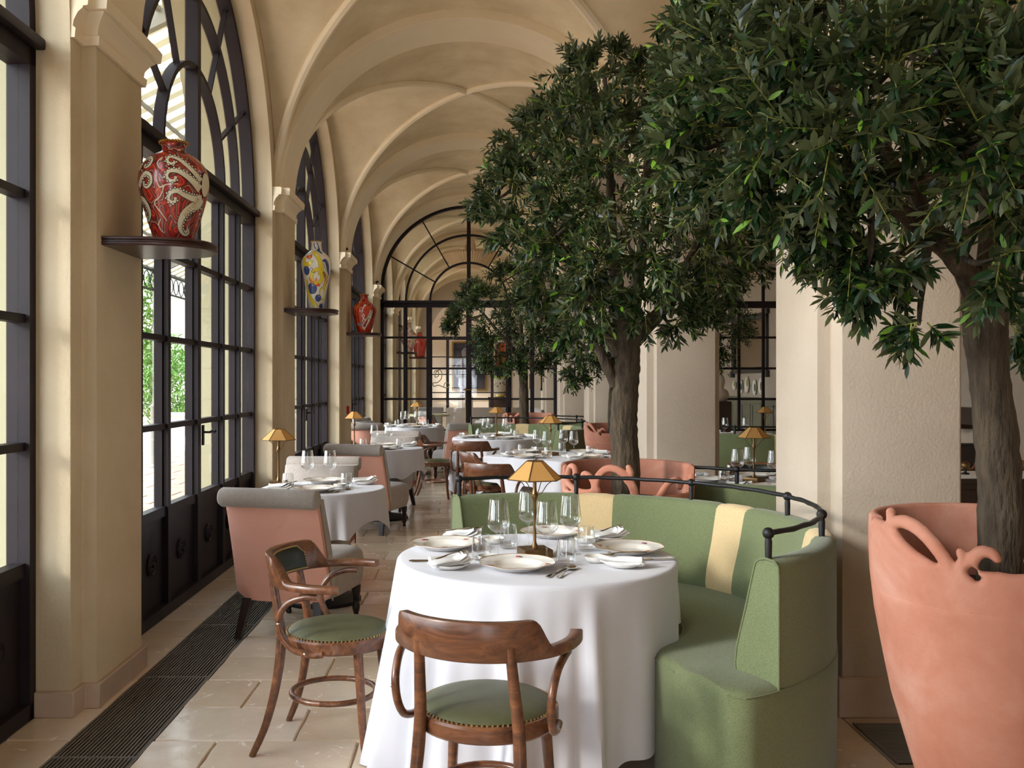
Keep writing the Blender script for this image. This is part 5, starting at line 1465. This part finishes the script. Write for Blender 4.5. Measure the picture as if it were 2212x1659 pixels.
# ------------------------------------------------------------------ chairs
ch0 = make_bentwood(); used = []
def bent(x, y, deg, label):
    if not used: used.append(1); ch0.location = (x, y, 0); ch0.rotation_euler = (0, 0, math.radians(deg)); ch0['label'] = label; ch0['group'] = 'bentwood armchairs'; return ch0
    return dup(ch0, (x, y, 0), math.radians(deg), label, 'bentwood armchairs')
bent(.045, 2.845, -18, 'dark bentwood armchair with green leather seat, its back to us, closest to us')
bent(-.535, 3.70, -100, 'dark bentwood armchair turned sideways, left of the nearest table, green studded back pad showing')
bent(.20, 7.80, -24, 'bentwood armchair with plain wooden back, just behind the lamp of the nearest table')
bent(.15, 8.97, -75, 'bentwood armchair with dark leather back pad at left corner of the square table')
bent(.02, 10.70, -14, 'bentwood armchair with its wooden back to us at the second banquette table')
bent(-.44, 11.52, -96, 'bentwood armchair turned sideways in the aisle, between pink chairs and second banquette table')
bent(1.95, 9.55, 145, 'bentwood armchair at the right side of the square table, in front of the far pot')
bent(2.28, 7.45, 165, 'bentwood armchair with brown wooden back seen in the arch between the piers')
bent(4.42, 7.85, 130, 'bentwood armchair with studded back right of the nearest tree trunk')

sl0 = make_slipper(); used2 = []
def slip(x, y, deg, label):
    if not used2: used2.append(1); sl0.location = (x, y, 0); sl0.rotation_euler = (0, 0, math.radians(deg)); sl0['label'] = label; sl0['group'] = 'pink and grey upholstered chairs'; return sl0
    return dup(sl0, (x, y, 0), math.radians(deg), label, 'pink and grey upholstered chairs')
slip(-1.0, 5.46, -15, 'pink-backed chair with grey rolled top, nearest of the upholstered chairs, over the floor grille')
slip(-1.19, 6.80, 176, 'grey upholstered chair facing us across the nearest window-side table')
slip(-.98, 9.05, -18, 'slanting pink-backed chair with grey seat, at the second window-side table')
slip(-.98, 10.55, 170, 'grey upholstered chair facing us across the second window-side table')
slip(-1.40, 13.62, -20, 'small far pink-backed chair against the window wall, near the red vase')
slip(-1.42, 14.95, -110, 'grey upholstered chair left of the farthest window-side table')
slip(-.24, 13.5, 22, 'pink-backed chair turned away, right of the farthest window-side table')
slip(-.18, 15.1, 105, 'grey upholstered chair facing left in front of the glazed doors')
# far room chairs
slip(-.62, 18.6, -60, 'pale chair with high slanting back just beyond the glazed doors')
slip(.95, 19.4, 120, 'grey chair beyond the glazed doors, left of the far small tree')
slip(1.25, 20.6, 160, 'grey chair beyond the glazed doors behind the far tree trunk')
slip(-1.0, 20.9, 175, 'grey chair deep in the far room behind the glazed doors')

# ------------------------------------------------------------------ banquettes
bq = make_banquette(); bq.location = (*BQ1, 0)
bq['label'] = 'nearest curved banquette in green with tan stripes and a black iron rail'; bq['group'] = 'curved green banquettes'
dup(bq, (.43, 11.74, 0), 0, 'second curved green banquette farther back, around the table before the far tree', 'curved green banquettes')
dup(bq, (1.95, 6.08, 0), math.radians(232), 'dark green banquette turned away from us behind the second pot, its rail crossing the arch', 'curved green banquettes')
dup(bq, (1.95, 14.1, 0), math.radians(232), 'farthest banquette rail beside the far pier, behind the second banquette', 'curved green banquettes')
dup(bq, (3.2, 11.1, 0), math.radians(205), 'green banquette far in the side aisle between the piers', 'curved green banquettes')

# ------------------------------------------------------------------ pots and trees
pot = make_pot(); pot.location = (1.51, 2.67, 0); pot.rotation_euler = (0, 0, math.radians(-23))
pot.scale = (1, 1, .985); pot['label'] = 'big terracotta pot with scrolled openwork rim, nearest to us'; pot['group'] = 'terracotta pots'
pot2 = make_pot(True); pot2.location = (.87, 5.22, 0); pot2.rotation_euler = (0, 0, math.radians(-9.5)); pot2.scale = (1.1, 1.1, .92)
pot2['label'] = 'terracotta pot with deep looping scrolls behind the nearest banquette'; pot2['group'] = 'terracotta pots'
dup(pot, (1.62, 10.62, 0), math.radians(-20), 'terracotta pot with scrolled rim left of the second trunk, beside the square table', 'terracotta pots', scale=(1.0, 1.0, .9))
dup(pot2, (.80, 13.25, 0), math.radians(-9.5), 'terracotta pot behind the second banquette, under the far small tree', 'terracotta pots', scale=(1.1, 1.1, .93))

def cl(px, py, Y, r, n, o):    # a clump given by where it stands in space
    X = (px-1021)/2000*Y; Z = EYE-(py-825)/2000*Y
    return (X-o[0], Y-o[1], Z-o[2], r, n)
o1 = (1.49, 2.62, .85)
c1 = [cl(*a, o1) for a in [
 (1560, 60, 2.75, .22, 17), (1700, 20, 2.6, .24, 18), (1860, 0, 2.6, .25, 18), (2020, 40, 2.45, .24, 18), (2170, 20, 2.4, .24, 17), (1610, 160, 2.55, .22, 18), (1760, 150, 2.35, .23, 18),
 (1920, 160, 2.25, .22, 18), (2080, 170, 2.2, .22, 18), (2200, 160, 2.2, .2, 15), (1560, 270, 2.55, .2, 17), (1690, 290, 2.35, .21, 17), (1840, 290, 2.2, .2, 17), (1990, 290, 2.3, .2, 16), (2130, 300, 2.1, .2, 17),
 (1590, 380, 2.6, .19, 16), (1710, 400, 2.45, .19, 16), (1830, 410, 2.5, .18, 15), (2160, 420, 2.3, .18, 14), (1760, 470, 2.6, .16, 13), (1860, 520, 2.5, .16, 14), (1940, 545, 2.45, .13, 7), (1870, 595, 2.45, .12, 8),
 (2150, 560, 2.2, .15, 11), (1985, 700, 2.4, .085, 3), (2190, 700, 2.95, .14, 12), (1960, 430, 2.9, .18, 12), (2060, 400, 3.1, .22, 14), (1800, 200, 3.0, .26, 16), (2000, 180, 3.1, .28, 16),
 (2160, 200, 3.1, .28, 16), (1680, 120, 3.05, .24, 16), (2100, -120, 2.6, .3, 14), (1850, -130, 2.6, .3, 14), (2330, 100, 2.5, .3, 14), (2330, 400, 2.5, .28, 14), (1640, -60, 2.7, .22, 12), (1510, 180, 2.75, .17, 12), (1500, 330, 2.7, .16, 11), (1930, 690, 2.5, .07, 2)]]
tr1, n1 = make_tree('olive_tree', 'nearest olive tree, filling the upper right, in the big terracotta pot', o1,
    [(0.0, 0, -.06, .062), (.005, 0, .2, .060), (-.01, -.005, .42, .056), (-.035, -.01, .62, .053), (-.045, -.01, .74, .058), (-.045, -.01, .84, .06)],
    [[(-.05, -.01, .78, .042), (-.11, -.03, .90, .034), (-.22, -.05, 1.0, .028), (-.40, -.08, 1.14, .022), (-.55, -.1, 1.4, .014)],
     [(-.04, -.01, .80, .045), (-.03, -.02, .98, .038), (-.05, -.03, 1.2, .03), (-.12, -.03, 1.5, .02), (-.15, 0, 1.9, .012)],
     [(-.03, 0, .80, .042), (.03, .02, .98, .036), (.08, .03, 1.2, .03), (.16, .02, 1.5, .02), (.2, 0, 1.8, .012)],
     [(-.04, 0, .80, .034), (.04, .06, .95, .028), (.14, .14, 1.15, .022), (.25, .2, 1.5, .014)],
     [(-.09, -.02, .87, .028), (-.2, .05, 1.1, .022), (-.33, .08, 1.35, .018), (-.42, .05, 1.7, .012)]],
    [(a, b, c, d, int(e*1.45)) for a, b, c, d, e in c1], .058, 14, 300, 11, olives=.09, group='olive trees in terracotta pots')
o2 = (.86, 5.20, .80)
c2 = [cl(*a, o2) for a in [
 (1270, 170, 5.2, .24, 20), (1290, 240, 4.9, .26, 20), (1390, 190, 5.3, .24, 20), (1370, 280, 5.0, .26, 20), (1450, 250, 5.4, .28, 20), (1200, 250, 5.2, .22, 18), (1220, 320, 4.95, .26, 20), (1140, 320, 5.2, .22, 18),
 (1310, 350, 4.8, .28, 20), (1420, 360, 4.9, .28, 20), (1520, 330, 5.2, .28, 20), (1130, 400, 5.0, .24, 19), (1220, 420, 4.8, .26, 20), (1320, 450, 4.65, .27, 20), (1430, 450, 4.75, .28, 20), (1530, 440, 5.0, .28, 20),
 (1600, 400, 5.3, .26, 18), (1070, 430, 5.2, .16, 13), (1120, 480, 5.0, .22, 17), (1200, 520, 4.8, .25, 19), (1300, 550, 4.65, .25, 19), (1410, 550, 4.7, .26, 19), (1510, 540, 4.9, .26, 19), (1600, 500, 5.2, .25, 18),
 (1190, 610, 4.9, .22, 17), (1280, 640, 4.75, .22, 17), (1380, 640, 4.8, .20, 14), (1470, 630, 4.9, .20, 16), (1560, 590, 5.1, .2, 15), (1250, 700, 4.9, .17, 12), (1460, 690, 5.0, .13, 8), (1520, 660, 5.1, .14, 9),
 (1640, 560, 5.3, .15, 9), (1300, 300, 5.6, .3, 18), (1400, 420, 5.7, .32, 18), (1250, 480, 5.6, .3, 18), (1500, 500, 5.7, .3, 16), (1600, 300, 5.4, .26, 16), (1330, 130, 5.3, .12, 6), (1410, 140, 5.3, .13, 8)]]
tr2, n2 = make_tree('olive_tree', 'broad olive tree in the middle, rising behind the nearest banquette', o2,
    [(0, 0, -.06, .082), (.0, 0, .15, .080), (-.012, 0, .4, .078), (0, 0, .62, .074), (.01, 0, .78, .072), (.0, 0, .9, .078), (-.01, 0, .98, .07)],
    [[(.02, 0, .84, .05), (.10, -.02, .94, .045), (.2, -.03, 1.05, .038), (.34, -.02, 1.3, .025), (.5, .05, 1.6, .015)],
     [(-.01, 0, .86, .055), (-.04, -.02, 1.05, .045), (-.08, -.04, 1.4, .032), (-.1, -.05, 1.9, .02), (-.12, 0, 2.4, .01)],
     [(-.04, 0, .80, .045), (-.10, -.02, .92, .038), (-.2, -.03, 1.12, .03), (-.4, -.05, 1.45, .02), (-.55, 0, 1.8, .012)],
     [(.02, .01, .86, .05), (.06, .05, 1.1, .04), (.12, .1, 1.5, .028), (.15, .12, 2.1, .015)],
     [(-.055, 0, .62, .034), (-.11, .0, .74, .03), (-.16, .02, .86, .026), (-.22, .05, 1.05, .018)]],
    [(a, b, c, d, int(e*1.2)) for a, b, c, d, e in c2], .064, 14, 300, 12, olives=.05, group='olive trees in terracotta pots')
o3 = (.66, 12.9, .78)
c3 = [cl(*a, o3) for a in [(1090, 600, 12.9, .3, 20), (1050, 650, 12.7, .32, 22), (1120, 660, 12.5, .36, 24), (1000, 680, 12.9, .26, 17), (980, 700, 12.9, .2, 12), (1060, 720, 12.5, .32, 22), (1150, 720, 12.6, .34, 22), (1110, 770, 12.5, .28, 18),
 (1180, 690, 12.9, .32, 20), (1170, 770, 12.8, .26, 15), (1060, 770, 12.7, .24, 14), (1100, 700, 13.2, .4, 22), (1140, 620, 12.9, .3, 18), (1080, 790, 12.7, .16, 8), (1200, 740, 13, .24, 14), (1020, 640, 13, .26, 14), (1200, 640, 13, .3, 16)]]
tr3, n3 = make_tree('olive_tree', 'small far olive tree in front of the glazed doors', o3,
    [(.06, 0, 0, .07), (.055, 0, .3, .068), (.05, 0, .6, .062), (.045, 0, .85, .06), (.03, 0, 1.0, .06)],
    [[(.03, 0, .95, .045), (-.1, 0, 1.12, .035), (-.3, 0, 1.35, .025), (-.5, 0, 1.6, .014)], [(.03, 0, .95, .045), (.1, 0, 1.15, .04), (.25, 0, 1.4, .03), (.4, 0, 1.8, .015)], [(.03, 0, .95, .045), (.02, 0, 1.3, .03), (0, 0, 1.8, .016)]],
    [(a, b, c, d, int(e*2.0)) for a, b, c, d, e in c3], .072, 13, 0, 13, group='olive trees in terracotta pots', twig_parts=False)
o4 = (1.62, 10.62, .75)
c4 = [(-.45, -.1, .82, .22, 12), (-.35, 0, .95, .28, 16), (-.1, 0, 1.1, .34, 16), (.1, 0, 1.3, .4, 18), (-.3, 0, 1.3, .36, 18), (.3, .1, 1.2, .3, 14), (.2, 0, 1.6, .4, 16), (-.2, 0, 1.7, .4, 16), (0, 0, 2.0, .36, 14)]
make_tree('olive_tree', 'olive tree mostly hidden behind the second trunk, its low leaves showing beside it', o4,
    [(0, 0, 0, .07), (0, 0, .4, .068), (.02, 0, .8, .06), (.02, 0, .95, .055)], [[(.02, 0, .9, .04), (-.15, 0, 1.05, .03), (-.35, 0, 1.1, .016)], [(.02, 0, .9, .04), (.05, 0, 1.3, .03), (.1, 0, 1.8, .014)]],
    [(a, b, c, d, int(e*1.8)) for a, b, c, d, e in c4], .07, 12, 0, 14, group='olive trees in terracotta pots', twig_parts=False)
o5 = (3.28, 12.9, .9)
c5 = [(-.2, 0, 1.0, .3, 16), (.1, 0, 1.0, .3, 16), (0, 0, 1.3, .4, 20), (-.4, 0, 1.4, .34, 18), (.35, 0, 1.35, .34, 18), (0, -.1, 1.7, .4, 20), (.3, 0, 1.9, .36, 16), (-.3, 0, 1.9, .36, 16), (-.15, 0, .78, .2, 9)]
make_tree('olive_tree', 'dark olive tree in the side aisle, seen between the two big piers', o5,
    [(0, 0, -.9, .07), (0, 0, .3, .066), (.02, 0, .8, .06)], [[(.02, 0, .78, .04), (-.15, 0, 1.05, .03), (-.35, 0, 1.3, .016)], [(.02, 0, .78, .04), (.05, 0, 1.3, .03), (.1, 0, 1.8, .014)]],
    [(a, b, c, d, int(e*2)) for a, b, c, d, e in c5], .07, 12, 0, 15, group='olive trees in terracotta pots', twig_parts=False)
print('LEAVES', n1, n2, n3)

# ------------------------------------------------------------------ table lamps
lm0 = make_lamp(); lm0.location = (.248, 3.70, .747); lm0.rotation_euler = (0, 0, math.radians(14))
lm0['label'] = 'brass table lamp with amber six-sided shade on the nearest round table'; lm0['group'] = 'brass table lamps'
LAMPS = [((-1.30, 6.20), 'amber-shaded brass lamp against the window post, on the nearest window-side table'),
 ((-1.26, 9.86), 'amber-shaded brass lamp on the second window-side table, left edge'),
 ((-.87, 14.5), 'small far amber lamp on the table before the glazed doors'),
 ((.735, 8.75), 'amber-shaded brass lamp on the square table, just left of the second trunk'),
 ((.30, 11.65), 'amber-shaded brass lamp on the second banquette table, left of the far trunk'),
 ((1.96, 6.45), 'amber-shaded brass lamp in the arch between the piers, over the iron rail'),
 ((3.70, 11.72), 'small amber lamp far back in the side aisle'),
 ((3.0, 11.95), 'amber lamp half hidden behind the edge of the second pier')]
for (x, y), lb in LAMPS: dup(lm0, (x, y, .747), random.uniform(0, 1), lb, 'brass table lamps')

# ------------------------------------------------------------------ place settings
pl0, wg0, tb0, sp0, bw0, nk0, fk0, sn0, kn0 = make_plate(), make_wine(), make_tumbler(), make_side_plate(), make_bowl(), make_napkin(), make_fork(), make_spoon(), make_knife()
first = {}
def put(proto, x, y, z, deg, label, group):
    if proto.name not in first:
        first[proto.name] = 1; proto.location = (x, y, z); proto.rotation_euler = (0, 0, math.radians(deg)); proto['label'] = label; proto['group'] = group; return proto
    return dup(proto, (x, y, z), math.radians(deg), label, group)
ZT_ = .7465
def at(px, py): x, y = P(px, py, ZT_); return x, y
G = ('dinner plates', 'wine glasses', 'water tumblers', 'bread plates', 'butter dishes', 'folded napkins', 'forks', 'spoons', 'knives')
W1 = 'on the nearest round table'
for (px, py, rot, w) in ((1117, 1228, 0, 'front, closest to us'), (961, 1184, 60, 'left side'), (1357, 1193, -40, 'right side, by the banquette stripe'), (1192, 1158, 20, 'back, behind the lamp')):
    x, y = at(px, py); put(pl0, x, y, ZT_, rot, 'white flower-rimmed plate %s, %s' % (W1, w), G[0])
for (px, py, w) in ((1077, 1208, 'left of the lamp'), (1181, 1214, 'just in front of the lamp'), (1232, 1196, 'rightmost of the four'), (1141, 1182, 'behind the lamp stem, left')):
    x, y = at(px, py); put(wg0, x, y, ZT_, 0, 'stemmed wine glass %s, %s' % (W1, w), G[1])
for (px, py, w) in ((1040, 1209, 'left front'), (1098, 1184, 'left rear, behind a wine glass'), (1223, 1219, 'right front'), (1266, 1188, 'right rear')):
    x, y = at(px, py); put(tb0, x, y, ZT_, 0, 'stemless water tumbler %s, %s' % (W1, w), G[2])
for (px, py, deg, w) in ((972, 1227, 28, 'front left'), (1345, 1224, 172, 'front right'), (1316, 1166, 25, 'back right'), (997, 1168, 0, 'back left')):
    x, y = at(px, py); put(sp0, x, y, ZT_, 0, 'small white bread plate under a napkin %s, %s' % (W1, w), G[3])
    put(nk0, x, y, ZT_+.006, deg, 'folded white napkin %s, %s' % (W1, w), G[5])
    put(fk0, x+.005, y-.01, ZT_+.048, deg+28, 'silver fork lying on a napkin %s, %s' % (W1, w), G[6])
for (px, py, w) in ((1056, 1213, 'left front'), (1286, 1214, 'right front'), (1068, 1173, 'left rear'), (1262, 1172, 'right rear')):
    x, y = at(px, py); put(bw0, x, y, ZT_, 0, 'tiny white butter dish %s, %s' % (W1, w), G[4])
x, y = at(1222, 1238); put(sn0, x, y, ZT_, 68, 'silver spoon beside the front plate %s' % W1, G[7])
x, y = at(1203, 1236); put(kn0, x, y, ZT_, 66, 'silver knife beside the front plate %s' % W1, G[8])
x, y = at(945, 1213); put(kn0, x, y, ZT_, 2, 'silver knife at the left edge %s' % W1, G[8])
x, y = at(1400, 1208); put(kn0, x+.02, y-.02, ZT_, 10, 'silver knife at the right edge %s' % W1, G[8])

def lay(cx, cy, R, angles, where, r_plate=.68, glass_r=.30, seed=0):
    rr = random.Random(seed)
    names = ['front', 'left', 'back', 'right']
    for a in angles:
        q = int(((a+45+90) % 360)//90); w = '%s setting' % {0: 'front', 1: 'right', 2: 'back', 3: 'left'}[q]
        t = math.radians(a); c, s = math.cos(t), math.sin(t)
        f = lambda rad, tan: (cx+rad*c-tan*s, cy+rad*s+tan*c)
        x, y = f(R*r_plate, 0); put(pl0, x, y, ZT_, a+90, 'white dinner plate, %s of the %s' % (w, where), G[0])
        x, y = f(R*glass_r, .06); put(wg0, x, y, ZT_, 0, 'stemmed wine glass, %s of the %s' % (w, where), G[1])
        x, y = f(R*glass_r+.10, .17); put(tb0, x, y, ZT_, 0, 'water tumbler, %s of the %s' % (w, where), G[2])
        x, y = f(R*.72, -.20); put(sp0, x, y, ZT_, 0, 'small bread plate, %s of the %s' % (w, where), G[3])
        put(nk0, x, y, ZT_+.006, a+rr.uniform(60, 120), 'folded white napkin, %s of the %s' % (w, where), G[5])
        x, y = f(R*.66, .18); put(sn0, x, y, ZT_, a+8, 'silver spoon, %s of the %s' % (w, where), G[7])
        x, y = f(R*.4, -.12); put(bw0, x, y, ZT_, 0, 'tiny butter dish, %s of the %s' % (w, where), G[4])
lay(*T5, .60, (-48, 42, 132, 222), 'square table', seed=1)
lay(*T6, .55, (-75, 15, 100, 190), 'round table at the second banquette', seed=2)
lay(*T7, .55, (-100, -10, 80, 170), 'round table in the arch between the piers', seed=3)
lay(*T4, .5, (-80, 10, 100, 190), 'farthest window-side table', seed=4)
lay(*T8, .55, (-80, 10, 100, 190), 'round table far in the side aisle', seed=5)
# tables for two by the windows
for (T, where) in ((T2, 'nearest window-side table'), (T3, 'second window-side table')):
    ox, oy = T
    for (dx, dy, deg, w) in ((-.02, -.24, 0, 'near'), (-.03, .24, 180, 'far')):
        put(pl0, ox+dx, oy+dy, ZT_, deg+70, 'white dinner plate with flower motif, %s side of the %s' % (w, where), G[0])
    put(wg0, ox-.12, oy+.10, ZT_, 0, 'stemmed wine glass, left one on the %s' % where, G[1])
    put(wg0, ox+.03, oy+.10, ZT_, 0, 'stemmed wine glass, right one on the %s' % where, G[1])
    put(tb0, ox-.22, oy-.06, ZT_, 0, 'water tumbler, left one on the %s' % where, G[2])
    put(tb0, ox+.16, oy-.05, ZT_, 0, 'water tumbler, right one on the %s' % where, G[2])
    put(sp0, ox+.25, oy+.18, ZT_, 0, 'small bread plate, far side of the %s' % where, G[3]); put(nk0, ox+.25, oy+.18, ZT_+.006, 20, 'folded white napkin, far side of the %s' % where, G[5])
    put(sp0, ox-.25, oy-.2, ZT_, 0, 'small bread plate, near side of the %s' % where, G[3]); put(nk0, ox-.25, oy-.2, ZT_+.006, 0, 'folded white napkin, near side of the %s' % where, G[5])
    put(fk0, ox-.22, oy-.21, ZT_+.048, 40, 'silver fork on the near napkin of the %s' % where, G[6])
    put(bw0, ox+.11, oy+.0, ZT_, 0, 'tiny butter dish beside the right tumbler of the %s' % where, G[4])
    put(sn0, ox+.15, oy-.2, ZT_, 68, 'silver spoon on the %s' % where, G[7]); put(kn0, ox+.11, oy-.2, ZT_, 66, 'silver knife on the %s' % where, G[8])
